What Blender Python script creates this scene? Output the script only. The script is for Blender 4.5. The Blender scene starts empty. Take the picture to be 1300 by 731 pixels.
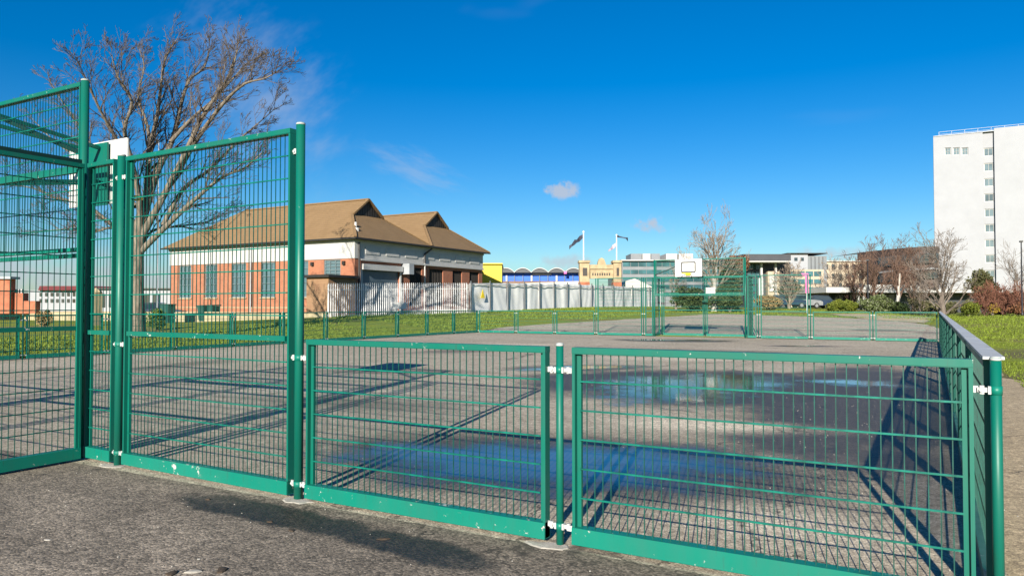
import bpy, bmesh, math, random
from mathutils import Vector, Matrix

S = bpy.context.scene
C = S.collection
R = math.radians
# ------------------------------------------------------------------ camera
H, F, HZ, YAW = 1.45, 946.0, 388.0, R(29.44)
FW = Vector((-math.sin(YAW), math.cos(YAW), 0))
RT = Vector((math.cos(YAW), math.sin(YAW), 0))
def P(u, v, d):                      # a sight line of the photograph at d metres ahead
    p = FW * d + RT * ((u - 650) / F * d)
    p.z = H + (HZ - v) / F * d
    return p
cam = bpy.data.cameras.new('camera'); co = bpy.data.objects.new('camera', cam); C.objects.link(co)
co.location = (0, 0, H); co.rotation_euler = (R(90 + 1.36), 0, YAW)
cam.sensor_width = 36; cam.lens = F / 1300 * 36; cam.clip_start = .05; cam.clip_end = 6000
S.camera = co
# ------------------------------------------------------------------ world, sun, exposure
SUN_EL, SUN_AZ = R(20.0), math.atan2(.23, -.973)     # azimuth clockwise from +Y
sd = Vector((math.sin(SUN_AZ) * math.cos(SUN_EL), math.cos(SUN_AZ) * math.cos(SUN_EL), math.sin(SUN_EL)))
SKY_STRENGTH, SUN_STRENGTH, EXPOSURE = .061, 5.0, .95
sl = bpy.data.lights.new('sun', 'SUN'); sl.energy = SUN_STRENGTH; sl.angle = R(.42); sl.color = (1, .92, .79)
so = bpy.data.objects.new('sun', sl); C.objects.link(so); so.location = (20, -60, 40)
so.rotation_euler = (-sd).to_track_quat('-Z', 'Y').to_euler()
S.cycles.max_bounces = 5; S.cycles.diffuse_bounces = 2; S.cycles.glossy_bounces = 2; S.cycles.caustics_reflective = False; S.cycles.caustics_refractive = False
S.view_settings.view_transform = 'Standard'; S.view_settings.look = 'None'
S.view_settings.exposure = EXPOSURE; S.view_settings.gamma = 1; S.view_settings.use_curve_mapping = False

class NT:                            # small node-tree helper
    def __init__(s, t): s.t = t; s.n = t.nodes; s.l = t.links
    def new(s, typ, **kw):
        n = s.n.new(typ)
        for k, v in kw.items(): setattr(n, k, v)
        return n
    def put(s, sock, val):
        if isinstance(val, bpy.types.NodeSocket): s.l.new(val, sock)
        elif val is not None: sock.default_value = val
    def math(s, op, a, b=None, c=None, clamp=False):
        n = s.new('ShaderNodeMath', operation=op, use_clamp=clamp)
        for i, x in enumerate((a, b, c)):
            if x is not None: s.put(n.inputs[i], x)
        return n.outputs[0]
    def vmath(s, op, a, b=None, c=None):
        n = s.new('ShaderNodeVectorMath', operation=op)
        for i, x in enumerate((a, b, c)):
            if x is not None: s.put(n.inputs[i], x)
        return n.outputs['Value'] if op in ('DOT_PRODUCT', 'LENGTH', 'DISTANCE') else n.outputs[0]
    def step(s, x, lo, hi, a=0., b=1.):
        n = s.new('ShaderNodeMapRange', interpolation_type='SMOOTHSTEP')
        for i, q in enumerate((x, lo, hi, a, b)): s.put(n.inputs[i], q)
        return n.outputs[0]
    def noise(s, vec, scale, detail=4, rough=.55, dist=0., col=False):
        n = s.new('ShaderNodeTexNoise')
        if vec is not None: s.put(n.inputs['Vector'], vec)
        s.put(n.inputs['Scale'], scale); s.put(n.inputs['Detail'], detail)
        s.put(n.inputs['Roughness'], rough); s.put(n.inputs['Distortion'], dist)
        return n.outputs[1 if col else 0]
    def mix(s, f, a, b, mode='MIX'):
        n = s.new('ShaderNodeMix', data_type='RGBA', blend_type=mode)
        s.put(n.inputs['Factor'], f)
        for i, x in ((6, a), (7, b)):
            s.put(n.inputs[i], (*x, 1) if isinstance(x, tuple) and len(x) == 3 else x)
        return n.outputs[2]
    def scale(s, vec, k):
        return s.vmath('MULTIPLY', vec, k)

W = bpy.data.worlds.new('World'); S.world = W; W.use_nodes = True
nt = NT(W.node_tree); nt.n.clear()
sky = nt.new('ShaderNodeTexSky', sky_type='NISHITA', sun_disc=False, sun_elevation=SUN_EL,
             sun_rotation=SUN_AZ, altitude=0, air_density=1.0, dust_density=.35, ozone_density=3.5)
hsv = nt.new('ShaderNodeHueSaturation'); hsv.inputs['Saturation'].default_value = 1.46; hsv.inputs['Value'].default_value = 1.0
nt.l.new(sky.outputs[0], hsv.inputs['Color'])
skyb = nt.mix(1., hsv.outputs[0], (.78, .93, 1.06), 'MULTIPLY')
dirv = nt.new('ShaderNodeTexCoord').outputs['Generated']
# thin cloud over the whole sky: faint streaks high up, and little cumulus low down
nrm = nt.vmath('NORMALIZE', dirv)
zz = nt.vmath('DOT_PRODUCT', nrm, (0, 0, 1))
shared_n = nt.noise(nrm, 42., 4, .62)
def local_cloud(u, v, wu, wv, tilt, amp, nscale, stretch, lo, hi):
    """a cloud at a fixed direction of the sky; wu/wv = angular half sizes"""
    d0 = (P(u, v, 1.) - Vector((0, 0, H))).normalized()
    rt = d0.cross(Vector((0, 0, 1))).normalized(); up = rt.cross(d0)
    ct, st = math.cos(tilt), math.sin(tilt)
    a = rt * ct + up * st; b = up * ct - rt * st
    x = nt.vmath('DOT_PRODUCT', nrm, tuple(a / wu)); y = nt.vmath('DOT_PRODUCT', nrm, tuple(b / wv))
    f = nt.vmath('DOT_PRODUCT', nrm, tuple(d0))
    cmb = nt.new('ShaderNodeCombineXYZ'); nt.l.new(x, cmb.inputs[0]); nt.l.new(y, cmb.inputs[1])
    r = nt.vmath('LENGTH', cmb.outputs[0])
    n = nt.noise(nt.vmath('MULTIPLY', cmb.outputs[0], stretch), nscale, 4, .62) if stretch[1] > 1.5 else shared_n
    m = nt.math('SUBTRACT', n, nt.math('MULTIPLY', r, .30))
    m = nt.step(m, lo, hi)
    m = nt.math('MULTIPLY', m, nt.step(f, .5, .9))
    m = nt.math('MULTIPLY', m, nt.step(r, 1.35, .55))
    return nt.math('MULTIPLY', m, amp)
streak = nt.noise(nt.vmath('MULTIPLY', nrm, (1.2, 5.0, 7.0)), 1.6, 3, .6)
gen = nt.math('MULTIPLY', nt.step(streak, .64, .9), .07)
gen = nt.math('MULTIPLY', gen, nt.step(zz, .02, .2))
cl = gen
for a in ((330, 120, .095, .15, R(38), .42, 1.0, (1.0, 3.2, 1), .14, .75),
          (525, 214, .075, .030, R(-18), .30, 1.1, (1., 1.7, 1), .14, .65),
          (710, 240, .030, .014, R(-6), .8, 1.3, (1., 1, 1), .20, .42),
          (826, 285, .030, .013, R(-10), .8, 1.3, (1., 1, 1), .18, .42),
          (718, 333, .045, .014, 0, .60, 1.5, (1., 1, 1), .15, .5),
          (1055, 322, .045, .012, 0, .55, 1.5, (1., 1, 1), .15, .5),
          (110, 352, .22, .035, 0, .65, 2.0, (1., 1, 1), .15, .5)):
    cl = nt.math('MAXIMUM', cl, local_cloud(*a))
skyc = nt.mix(cl, skyb, (4.6, 4.9, 5.6))
bg = nt.new('ShaderNodeBackground'); nt.l.new(skyc, bg.inputs[0]); bg.inputs[1].default_value = SKY_STRENGTH
wo = nt.new('ShaderNodeOutputWorld'); nt.l.new(bg.outputs[0], wo.inputs[0])

# ------------------------------------------------------------------ materials
MATS = {}
def material(name, rough=.6, metal=0., spec=.5):
    m = bpy.data.materials.new(name); m.use_nodes = True
    t = NT(m.node_tree); b = t.n['Principled BSDF']
    b.inputs['Roughness'].default_value = rough; b.inputs['Metallic'].default_value = metal
    b.inputs['Specular IOR Level'].default_value = spec
    MATS[name] = m
    return m, t, b
def objco(t): return t.new('ShaderNodeTexCoord').outputs['Object']
def geoco(t): return t.new('ShaderNodeNewGeometry').outputs['Position']
def bump(t, b, h, dist, strength=1.):
    n = t.new('ShaderNodeBump'); n.inputs['Distance'].default_value = dist; n.inputs['Strength'].default_value = strength
    t.l.new(h, n.inputs['Height']); t.l.new(n.outputs[0], b.inputs['Normal'])
def plain(name, col, rough=.6, metal=0., var=.18, scale=3., bmp=0., spec=.5):
    m, t, b = material(name, rough, metal, spec)
    co = geoco(t); n = t.noise(co, scale, 6, .65)
    k = t.step(n, .25, .75, 1 - var, 1 + var)
    c = t.mix(1., col, (1, 1, 1), 'MULTIPLY')
    v = t.new('ShaderNodeVectorMath', operation='SCALE'); t.l.new(c, v.inputs[0]); t.l.new(k, v.inputs['Scale'])
    t.l.new(v.outputs[0], b.inputs['Base Color'])
    if bmp: bump(t, b, t.noise(co, scale * 8, 4), bmp)
    return m
def painted(name, col, chip, lo, hi, rough=.40, sc=7., stain=.3):
    """gloss paint, chipped through to pale primer where the noise says"""
    m, t, b = material(name, rough, spec=.38)
    co = geoco(t)
    n = t.noise(co, sc, 9, .72); n2 = t.noise(co, sc * 7, 5, .7); big = t.noise(co, 1.1, 3)
    k = t.math('ADD', n, t.math('MULTIPLY', t.math('SUBTRACT', n2, .5), .16))
    k = t.math('ADD', k, t.math('MULTIPLY', t.math('SUBTRACT', big, .5), .12))
    chipm = t.step(k, lo, hi)
    sh = t.noise(t.vmath('MULTIPLY', co, (3, 3, .8)), 2.5, 6)
    base = t.mix(t.step(sh, .35, .75, 0., stain), col, tuple(x * .55 + .012 for x in col))
    fade = t.noise(co, .8, 4, .6)
    base = t.mix(t.step(fade, .45, .75, 0., .35), base, tuple(x * 1.25 + .012 for x in col))
    grime = t.noise(t.vmath('MULTIPLY', co, (9, 9, 1.2)), 3., 5, .7)
    base = t.mix(t.step(grime, .58, .78, 0., .5), base, (.035, .045, .03))
    dust = t.mix(t.step(n2, .6, .8, 0., .08), base, (.12, .24, .19))
    t.l.new(t.mix(chipm, dust, chip), b.inputs['Base Color'])
    t.l.new(t.step(t.math('ADD', t.math('MULTIPLY', chipm, .5), sh), .2, 1., rough - .06, .68), b.inputs['Roughness'])
    bump(t, b, t.math('SUBTRACT', 1., chipm), .0006)
    return m
GREEN = (.0006, .118, .083)
painted('green_paint', GREEN, (.42, .45, .42), .70, .72)
painted('green_worn', (.0008, .158, .112), (.40, .42, .39), .625, .64, .42, 13.)
painted('green_rail', (.0006, .122, .086), (.42, .44, .41), .635, .65, .42, 13.)
painted('green_shaded', (.0005, .026, .020), (.2, .22, .2), .70, .72, .5, 9.)  # darker copy of the green: shade on beams and braces painted into the colour
painted('galvanised', (.46, .47, .46), (.28, .29, .28), .60, .66, .5, 20.)
painted('capping', (.44, .45, .44), (.20, .27, .24), .60, .68, .42, 5.)
plain('wire', (.001, .062, .046), .4, var=.4, scale=9.)
plain('wire_thick', (.001, .12, .086), .35, var=.5, scale=9.)
plain('concrete', (.40, .37, .32), .9, var=.25, scale=14., bmp=.004)
plain('white_board', (.58, .58, .56), .45, var=.05)
plain('black_paint', (.012, .012, .014), .4)
plain('yellow_paint', (.80, .60, .02), .4)
plain('white_render', (.305, .316, .340), .85, var=.05, scale=.3)
plain('white_paint', (.43, .43, .415), .6, var=.08, scale=1.2)
plain('cream_stone', (.36, .28, .17), .9, var=.25, scale=1.5, bmp=.02)
plain('cream_wall', (.38, .32, .20), .9, var=.2, scale=1.0)
plain('dark_louvre', (.028, .024, .021), .6)
plain('dark_trim', (.02, .018, .016), .5)
plain('steel_grey', (.30, .32, .34), .45, var=.2, scale=1.5)
plain('palisade_steel', (.66, .67, .68), .55, var=.2, scale=2.)
plain('window_steel', (.15, .20, .215), .5)
plain('dull_steel', (.10, .11, .12), .6)
plain('grey_clad', (.17, .185, .20), .6, var=.1, scale=.6)
plain('dark_clad', (.045, .048, .055), .5, var=.15, scale=.6)
plain('brown_clad', (.035, .024, .021), .55, var=.2, scale=.5)
plain('brown_wall', (.16, .10, .075), .8, var=.3, scale=.7)
plain('tan_clad', (.42, .35, .26), .8, var=.12, scale=.6)
plain('yellow_clad', (.62, .43, .01), .5, var=.06)
plain('blue_clad', (.004, .10, .55), .45, var=.2, scale=.6)
plain('red_clad', (.25, .055, .04), .7, var=.25, scale=.8)
plain('red_brick_far', (.34, .115, .06), .85, var=.3, scale=1.4)
plain('marquee', (.50, .48, .45), .7, var=.05, scale=.7)
plain('pole_paint', (.62, .63, .63), .5)
plain('black_pole', (.02, .021, .023), .5)
plain('pink_vinyl', (.70, .12, .36), .5)
plain('flag_dark', (.03, .035, .06), .8, var=.6, scale=3)
plain('flag_pale', (.42, .34, .40), .8, var=.4, scale=3)
plain('bin_green', (.02, .07, .06), .45)
plain('car_dark', (.02, .035, .07), .25)
plain('car_silver', (.20, .21, .22), .3)
plain('tyre', (.015, .015, .015), .8)
plain('sand', (.46, .36, .22), .95, var=.2, scale=1.)
plain('debris', (.05, .035, .022), .9, var=.4, scale=30)
plain('litter', (.34, .32, .28), .8)
plain('shutter_blue', (.085, .125, .155), .45, var=.1)
def glass(name, col, rough=.06, var=.5):
    m, t, b = material(name, rough, 0., .7)
    n = t.noise(geoco(t), .35, 3)
    t.l.new(t.mix(t.step(n, .4, .65), col, tuple(c * (1 - var) for c in col)), b.inputs['Base Color'])
    return m
glass('pane_blue', (.085, .145, .165), .4, .25); glass('pane_dark', (.035, .05, .06)); glass('pane_teal', (.05, .14, .16), .12)
glass('pane_tower', (.12, .17, .19), .12)
def brick(name, c1, c2, mortar, axis):
    m, t, b = material(name, .9)
    co = geoco(t)
    sp = t.new('ShaderNodeSeparateXYZ'); t.l.new(co, sp.inputs[0])
    cm = t.new('ShaderNodeCombineXYZ'); t.l.new(sp.outputs[axis], cm.inputs[0]); t.l.new(sp.outputs[2], cm.inputs[1])
    br = t.new('ShaderNodeTexBrick'); t.l.new(cm.outputs[0], br.inputs['Vector'])
    br.inputs['Scale'].default_value = 1; br.inputs['Brick Width'].default_value = .23; br.inputs['Row Height'].default_value = .075
    br.inputs['Mortar Size'].default_value = .010; br.inputs['Bias'].default_value = -.1
    br.inputs['Color1'].default_value = (*c1, 1); br.inputs['Color2'].default_value = (*c2, 1); br.inputs['Mortar'].default_value = (*mortar, 1)
    n = t.noise(co, .9, 6, .7)
    t.l.new(t.mix(t.step(n, .45, .75, 0., .45), br.outputs[0], (.16, .06, .035)), b.inputs['Base Color'])
    return m
brick('brick_x', (.31, .082, .032), (.38, .12, .048), (.30, .21, .15), 0)
brick('brick_y', (.29, .075, .032), (.35, .105, .045), (.28, .20, .15), 1)
brick('brick_tan', (.23, .125, .06), (.28, .16, .08), (.24, .18, .12), 1)
# roof tiles: courses as fine relief
m, t, b = material('roof_tile', .85)
co_ = geoco(t); sp = t.new('ShaderNodeSeparateXYZ'); t.l.new(co_, sp.inputs[0])
row = t.math('FRACT', t.math('MULTIPLY', sp.outputs[2], 5.2))
n = t.noise(co_, 1.2, 7, .7); n2 = t.noise(co_, 14, 4)
c = t.mix(t.step(n, .3, .7), (.190, .119, .054), (.222, .141, .067))
c = t.mix(t.step(n2, .5, .8, 0., .35), c, (.165, .10, .047))
c = t.mix(t.step(row, .16, .05, 0., .38), c, (.11, .065, .03))
t.l.new(c, b.inputs['Base Color']); bump(t, b, t.math('ADD', row, n2), .05)
# asphalt -------------------------------------------------------------
def ell(t, vec, cx, cy, rx, ry, ang, soft=.35, namp=.5, nsc=.8):
    q = .55 if nsc < 1 else 2.3
    if not hasattr(t, 'cache'): t.cache = {}
    if q not in t.cache: t.cache[q] = t.noise(vec, q, 7, .66)
    ca, sa = math.cos(ang), math.sin(ang)
    d = t.vmath('SUBTRACT', vec, (cx, cy, 0))
    x = t.vmath('DOT_PRODUCT', d, (ca / rx, sa / rx, 0)); y = t.vmath('DOT_PRODUCT', d, (-sa / ry, ca / ry, 0))
    r = t.math('SQRT', t.math('ADD', t.math('MULTIPLY', x, x), t.math('MULTIPLY', y, y)))
    r = t.math('ADD', r, t.math('MULTIPLY', t.math('SUBTRACT', t.cache[q], .5), namp * 2))
    return t.step(r, 1., 1. - soft)
def asphalt(name, base, light, dark, stains=(), pales=(), coarse=1., spkamp=.8):
    m, t, b = material(name, .9)
    co = geoco(t)
    fl = t.vmath('MULTIPLY', co, (1, 1, 0))
    big = t.noise(fl, .22, 5, .6); mid = t.noise(fl, 1.7, 7, .68); fine = t.noise(fl, 95., 3, .6)
    gr = t.new('ShaderNodeTexVoronoi'); gr.inputs['Scale'].default_value = 78. * coarse; t.l.new(fl, gr.inputs['Vector'])
    gcol = t.vmath('DOT_PRODUCT', gr.outputs['Color'], (.5, .3, .2))
    c = t.mix(t.step(big, .35, .65), base, light)
    c = t.mix(t.step(mid, .48, .72, 0., .55), c, dark)
    c = t.mix(t.step(mid, .42, .28, 0., .35), c, tuple(min(1, x * 1.25) for x in light))
    pale = None
    for a in pales:
        k = t.math('MULTIPLY', ell(t, fl, *a[:-1]), a[-1]); pale = k if pale is None else t.math('MAXIMUM', pale, k)
    wet = None
    for a in stains:
        k = t.math('MULTIPLY', ell(t, fl, *a[:-1]), a[-1])
        wet = k if wet is None else t.math('MAXIMUM', wet, k)
    if pale is not None:
        c = t.mix(pale, c, tuple(min(1, x * 1.5) for x in light))
        if wet is not None: wet = t.math('MULTIPLY', wet, t.math('SUBTRACT', 1., pale))
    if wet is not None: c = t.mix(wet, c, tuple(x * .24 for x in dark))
    spk = t.step(gcol, .2, .8, 1 - .52 * spkamp, 1 + .52 * spkamp)
    mott = t.noise(fl, 11., 6, .75)
    spk = t.math('MULTIPLY', spk, t.step(mott, .3, .7, .66, 1.34))
    spk = t.math('MULTIPLY', spk, t.step(fine, .3, .7, .72, 1.28))
    v = t.new('ShaderNodeVectorMath', operation='SCALE'); t.l.new(c, v.inputs[0]); t.l.new(spk, v.inputs['Scale'])
    # tiny white chips of stone
    wv = t.vmath('ADD', fl, t.vmath('MULTIPLY', t.noise(fl, 1.1, 5, .65, col=True), (1.5, 1.5, 0)))
    ck = t.new('ShaderNodeTexVoronoi', feature='DISTANCE_TO_EDGE'); ck.inputs['Scale'].default_value = .33; t.l.new(wv, ck.inputs['Vector'])
    crack = t.math('MULTIPLY', t.step(ck.outputs['Distance'], .0065, .002), t.step(mid, .40, .55))
    v2 = t.mix(t.math('MULTIPLY', crack, .75), v.outputs[0], (.03, .026, .02))
    ch = t.math('MULTIPLY', t.step(t.noise(fl, 60., 2, .5), .735, .76), .6)
    cc = t.mix(ch, v2, (.40, .37, .32))
    t.l.new(cc, b.inputs['Base Color'])
    if wet is not None: t.l.new(t.step(wet, 0., 1., .92, .55), b.inputs['Roughness'])
    h = t.math('ADD', t.math('MULTIPLY', gr.outputs['Distance'], -.6), t.math('MULTIPLY', fine, .6))
    bump(t, b, h, .006, .8)
    return m
STAINS = [(-4.05, 3.72, 1.35, .24, R(-2), .4, .6, 2.2, .95), (-2.75, 3.62, .75, .22, R(-8), .4, .6, 3., .95),
          (-2.9, 6.3, 3.2, 1.9, R(10), .5, .4, .7, .85), (-3.6, 13.7, 4.2, 3.7, R(15), .35, .4, .45, .97),
          (-1.1, 13.0, 2.0, 8.5, R(3), .45, .45, .5, .95), (-7.2, 15.8, 2.2, 1.2, R(40), .5, .4, .9, .8),
          (-9.5, 30.2, 3.0, 1.7, R(10), .5, .4, .6, .85), (-4.0, 28.3, 1.7, .7, R(20), .5, .5, .9, .8),
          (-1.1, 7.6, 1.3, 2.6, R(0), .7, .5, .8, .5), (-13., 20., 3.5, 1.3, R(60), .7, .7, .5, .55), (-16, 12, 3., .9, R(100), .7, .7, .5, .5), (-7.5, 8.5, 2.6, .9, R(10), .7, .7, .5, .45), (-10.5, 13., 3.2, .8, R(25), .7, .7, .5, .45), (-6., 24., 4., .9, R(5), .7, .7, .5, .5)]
PALES = [(-2.3, 9.1, 1.9, .75, R(12), .9, .5, .9, .97),  (-3.75, 2.75, 1.3, .3, R(-30), .9, .9, 2.4, .9), (-5.4, 3.0, 1.3, .4, R(-20), .9, .8, 2., .6),
         (-4.1, 3.1, .5, .2, R(0), .9, .8, 2., .7), (-5.4, 3.8, 1.4, .2, R(0), .9, .7, 2., .45), (-1.4, 3.3, 1.2, .5, R(-10), .9, .7, 2., .5), (-4.6, 2.2, 1.5, .18, R(20), .9, .9, 2., .8)]
asphalt('asphalt', (.345, .292, .215), (.405, .348, .262), (.240, .196, .139), STAINS[2:], PALES[:1] + [(-.9, 5.2, 1.2, .8, 0., .9, .7, .9, .7), (-9, 9.5, 3., .7, R(20), .9, .8, .5, .5), (-5.8, 20., 4., 1.2, R(20), .9, .8, .5, .6), (-14, 24, 5, 1., R(30), .9, .8, .5, .5)], coarse=1.15, spkamp=.7)
asphalt('apron_asphalt', (.146, .119, .089), (.182, .150, .114), (.112, .089, .065), STAINS[:2] + [(-6.6, 2.6, 1.6, .3, R(-25), .8, .6, 2.2, .25)], PALES[1:], coarse=.85, spkamp=1.)
asphalt('side_asphalt', (.36, .275, .165), (.41, .32, .20), (.27, .205, .12), [(1.0, 5.5, .5, 1.5, .3, .8, .6, 2.2, .3)], [], coarse=1., spkamp=.6)
asphalt('path_asphalt', (.40, .335, .255), (.46, .39, .30), (.29, .24, .18),
        [(-2.2, 41.5, 2.0, 1.3, R(5), .5, .5, .5, .6), (-12, 41, 3.2, 1.0, R(15), .5, .5, .5, .6), (-6, 40, 4, .6, R(5), .6, .6, .5, .4), (-.2, 40.5, .9, 1.4, 0, .6, .6, .5, .5)])
# standing water: a thin clear film whose depth comes with the mesh
m, t, b = material('water_film', .03, 0., .5)
at = t.new('ShaderNodeAttribute', attribute_name='wet').outputs['Fac']
co_ = geoco(t)
k = t.math('ADD', at, t.math('MULTIPLY', t.math('SUBTRACT', t.noise(t.vmath('MULTIPLY', co_, (1, 1, 0)), 1.7, 8, .72), .5), 1.15))
mk = t.step(k, .12, .78)
b.inputs['Base Color'].default_value = (.060, .054, .046, 1); b.inputs['IOR'].default_value = 1.62
t.l.new(t.step(k, .12, .48, .30, .012), b.inputs['Roughness'])
rip = t.noise(co_, 26., 2); bump(t, b, rip, .0012, .35)
tr = t.new('ShaderNodeBsdfTransparent'); mx = t.new('ShaderNodeMixShader')
t.l.new(mk, mx.inputs[0]); t.l.new(tr.outputs[0], mx.inputs[1]); t.l.new(b.outputs[0], mx.inputs[2])
t.l.new(mx.outputs[0], t.n['Material Output'].inputs['Surface'])
# grass
m, t, b = material('turf', .95, spec=.2)
co_ = t.vmath('MULTIPLY', geoco(t), (1, 1, 0))
big = t.noise(co_, .16, 6, .65); mid = t.noise(co_, .9, 7, .7); fine = t.noise(t.vmath('MULTIPLY', co_, (1, 1, 1)), 22., 4, .7)
c = t.mix(t.step(mid, .35, .68), (.175, .23, .018), (.245, .27, .028))
c = t.mix(t.step(big, .50, .64, 0., .8), c, (.21, .17, .065))
mud = ell(t, co_, 6.0, 27., 9., 4.0, R(0), .6, .6, .35); mud2 = ell(t, co_, 2.2, 17, 3.6, 3.6, R(20), .7, .6, .6)
c = t.mix(t.math('MULTIPLY', t.math('MAXIMUM', mud, mud2), .8), c, (.125, .10, .055))
v = t.new('ShaderNodeVectorMath', operation='SCALE'); t.l.new(c, v.inputs[0]); t.l.new(t.step(fine, .25, .75, .55, 1.4), v.inputs['Scale'])
t.l.new(v.outputs[0], b.inputs['Base Color']); bump(t, b, t.math('ADD', fine, t.math('MULTIPLY', mid, 2.)), .02)
plain('grass_blade', (.115, .155, .017), .7, var=.45, scale=2.5, spec=.2)
# vegetation
def bark(name, col, col2, sc=6.):
    m, t, b = material(name, .9, spec=.2)
    n = t.noise(t.vmath('MULTIPLY', geoco(t), (1, 1, .3)), sc, 6, .7)
    t.l.new(t.mix(t.step(n, .3, .7), col, col2), b.inputs['Base Color']); bump(t, b, n, .03)
    return m
bark('bark_grey', (.085, .070, .055), (.23, .195, .15)); bark('twig_brown', (.062, .050, .043), (.155, .130, .108))
bark('bark_birch', (.25, .23, .20), (.48, .46, .42)); bark('twig_red', (.085, .05, .038), (.155, .10, .075))
bark('twig_pale', (.15, .12, .095), (.25, .205, .16)); bark('twig_grey', (.10, .082, .07), (.19, .16, .135))
def leaf(name, a, b_, c_=None):
    m, t, b = material(name, .7, spec=.25)
    oi = t.noise(geoco(t), 1.7, 4, .7); f2 = t.noise(geoco(t), 9., 2)
    c = t.mix(t.step(oi, .3, .7), a, b_)
    if c_: c = t.mix(t.step(f2, .55, .7), c, c_)
    t.l.new(c, b.inputs['Base Color'])
    return m
bark('twig_russet', (.12, .05, .035), (.20, .095, .065))
leaf('leaf_dark', (.025, .045, .015), (.06, .085, .025)); leaf('leaf_mid', (.06, .10, .015), (.11, .15, .025))
leaf('leaf_lime', (.06, .085, .012), (.13, .15, .018)); leaf('leaf_olive', (.06, .065, .025), (.11, .105, .045))
leaf('leaf_rust', (.12, .052, .026), (.18, .085, .042)); leaf('leaf_redbrown', (.10, .042, .03), (.155, .07, .044))
leaf('leaf_flower', (.06, .085, .025), (.10, .13, .04), (.34, .33, .29)); leaf('leaf_yellow', (.20, .15, .02), (.34, .25, .03))
leaf('leaf_straw', (.20, .14, .06), (.28, .20, .09))

# ------------------------------------------------------------------ mesh helpers
class MB:
    def __init__(s): s.v = []; s.f = []
    def quad(s, *pts):
        i = len(s.v); s.v += [tuple(p) for p in pts]; s.f.append(tuple(range(i, i + len(pts))))
    def box(s, lo, hi):
        x0, y0, z0 = lo; x1, y1, z1 = hi; i = len(s.v)
        s.v += [(x0, y0, z0), (x1, y0, z0), (x1, y1, z0), (x0, y1, z0), (x0, y0, z1), (x1, y0, z1), (x1, y1, z1), (x0, y1, z1)]
        s.f += [(i + a, i + b, i + c, i + d) for a, b, c, d in ((3, 2, 1, 0), (4, 5, 6, 7), (0, 1, 5, 4), (1, 2, 6, 5), (2, 3, 7, 6), (3, 0, 4, 7))]
        return s
    def bar(s, p, q, w, h, up=(0, 0, 1)):        # box section between two points
        p, q = Vector(p), Vector(q); d = (q - p).normalized(); up = Vector(up)
        a = d.cross(up)
        if a.length < 1e-4: a = d.cross(Vector((1, 0, 0)))
        a.normalize(); b = a.cross(d); i = len(s.v)
        for o in (p, q):
            for x, y in ((-1, -1), (1, -1), (1, 1), (-1, 1)): s.v.append(tuple(o + a * (x * w / 2) + b * (y * h / 2)))
        s.f += [(i, i + 1, i + 2, i + 3), (i + 7, i + 6, i + 5, i + 4)] + [(i + k, i + 4 + k, i + 4 + (k + 1) % 4, i + (k + 1) % 4) for k in range(4)]
        return s
    def tube(s, pts, rad, n=6, cap=True):
        pts = [Vector(p) for p in pts]
        if not isinstance(rad, (list, tuple)): rad = [rad] * len(pts)
        d = (pts[-1] - pts[0]); d = d.normalized() if d.length > 1e-6 else Vector((0, 0, 1))
        ref = Vector((0, 0, 1)) if abs(d.z) < .8 else Vector((1, 0, 0))
        i0 = len(s.v)
        for k, p in enumerate(pts):
            t_ = (pts[min(k + 1, len(pts) - 1)] - pts[max(k - 1, 0)])
            t_ = t_.normalized() if t_.length > 1e-6 else d
            a = t_.cross(ref)
            a = a.normalized() if a.length > 1e-4 else Vector((0, 1, 0))
            b = a.cross(t_)
            for j in range(n):
                an = 2 * math.pi * j / n
                s.v.append(tuple(p + (a * math.cos(an) + b * math.sin(an)) * rad[k]))
        for k in range(len(pts) - 1):
            for j in range(n):
                a0 = i0 + k * n; j2 = (j + 1) % n
                s.f.append((a0 + j, a0 + j2, a0 + n + j2, a0 + n + j))
        if cap:
            s.f.append(tuple(i0 + j for j in range(n - 1, -1, -1))); s.f.append(tuple(i0 + (len(pts) - 1) * n + j for j in range(n)))
        return s
    def prism(s, poly, dvec):                      # planar outline pushed along dvec
        n = len(poly); i = len(s.v); dv = Vector(dvec)
        s.v += [tuple(p) for p in poly] + [tuple(Vector(p) + dv) for p in poly]
        s.f += [tuple(range(i, i + n)), tuple(range(i + 2 * n - 1, i + n - 1, -1))]
        s.f += [(i + k, i + n + k, i + n + (k + 1) % n, i + (k + 1) % n) for k in range(n)]
        return s
    def lathe(s, c, prof, n=16):
        i = len(s.v); c = Vector(c)
        for r, z in prof:
            for j in range(n): s.v.append((c.x + r * math.cos(2 * math.pi * j / n), c.y + r * math.sin(2 * math.pi * j / n), c.z + z))
        for k in range(len(prof) - 1):
            for j in range(n): s.f.append((i + k * n + j, i + k * n + (j + 1) % n, i + (k + 1) * n + (j + 1) % n, i + (k + 1) * n + j))
        s.f.append(tuple(i + j for j in range(n - 1, -1, -1))); s.f.append(tuple(i + (len(prof) - 1) * n + j for j in range(n)))
        return s
    def mesh(s, name, mat, smooth=False, fixn=False):
        me = bpy.data.meshes.new(name); me.from_pydata(s.v, [], s.f); me.materials.append(MATS[mat])
        if fixn:
            bm = bmesh.new(); bm.from_mesh(me); bmesh.ops.recalc_face_normals(bm, faces=bm.faces); bm.to_mesh(me); bm.free()
        if smooth:
            for p in me.polygons: p.use_smooth = len(p.vertices) <= 4
        return me
def link(me, name, parent=None, loc=(0, 0, 0), rz=0., label=None):
    o = bpy.data.objects.new(name, me); C.objects.link(o); o.location = loc; o.rotation_euler = (0, 0, rz)
    if parent: o.parent = parent
    if label: o['label'] = label
    return o
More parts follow.
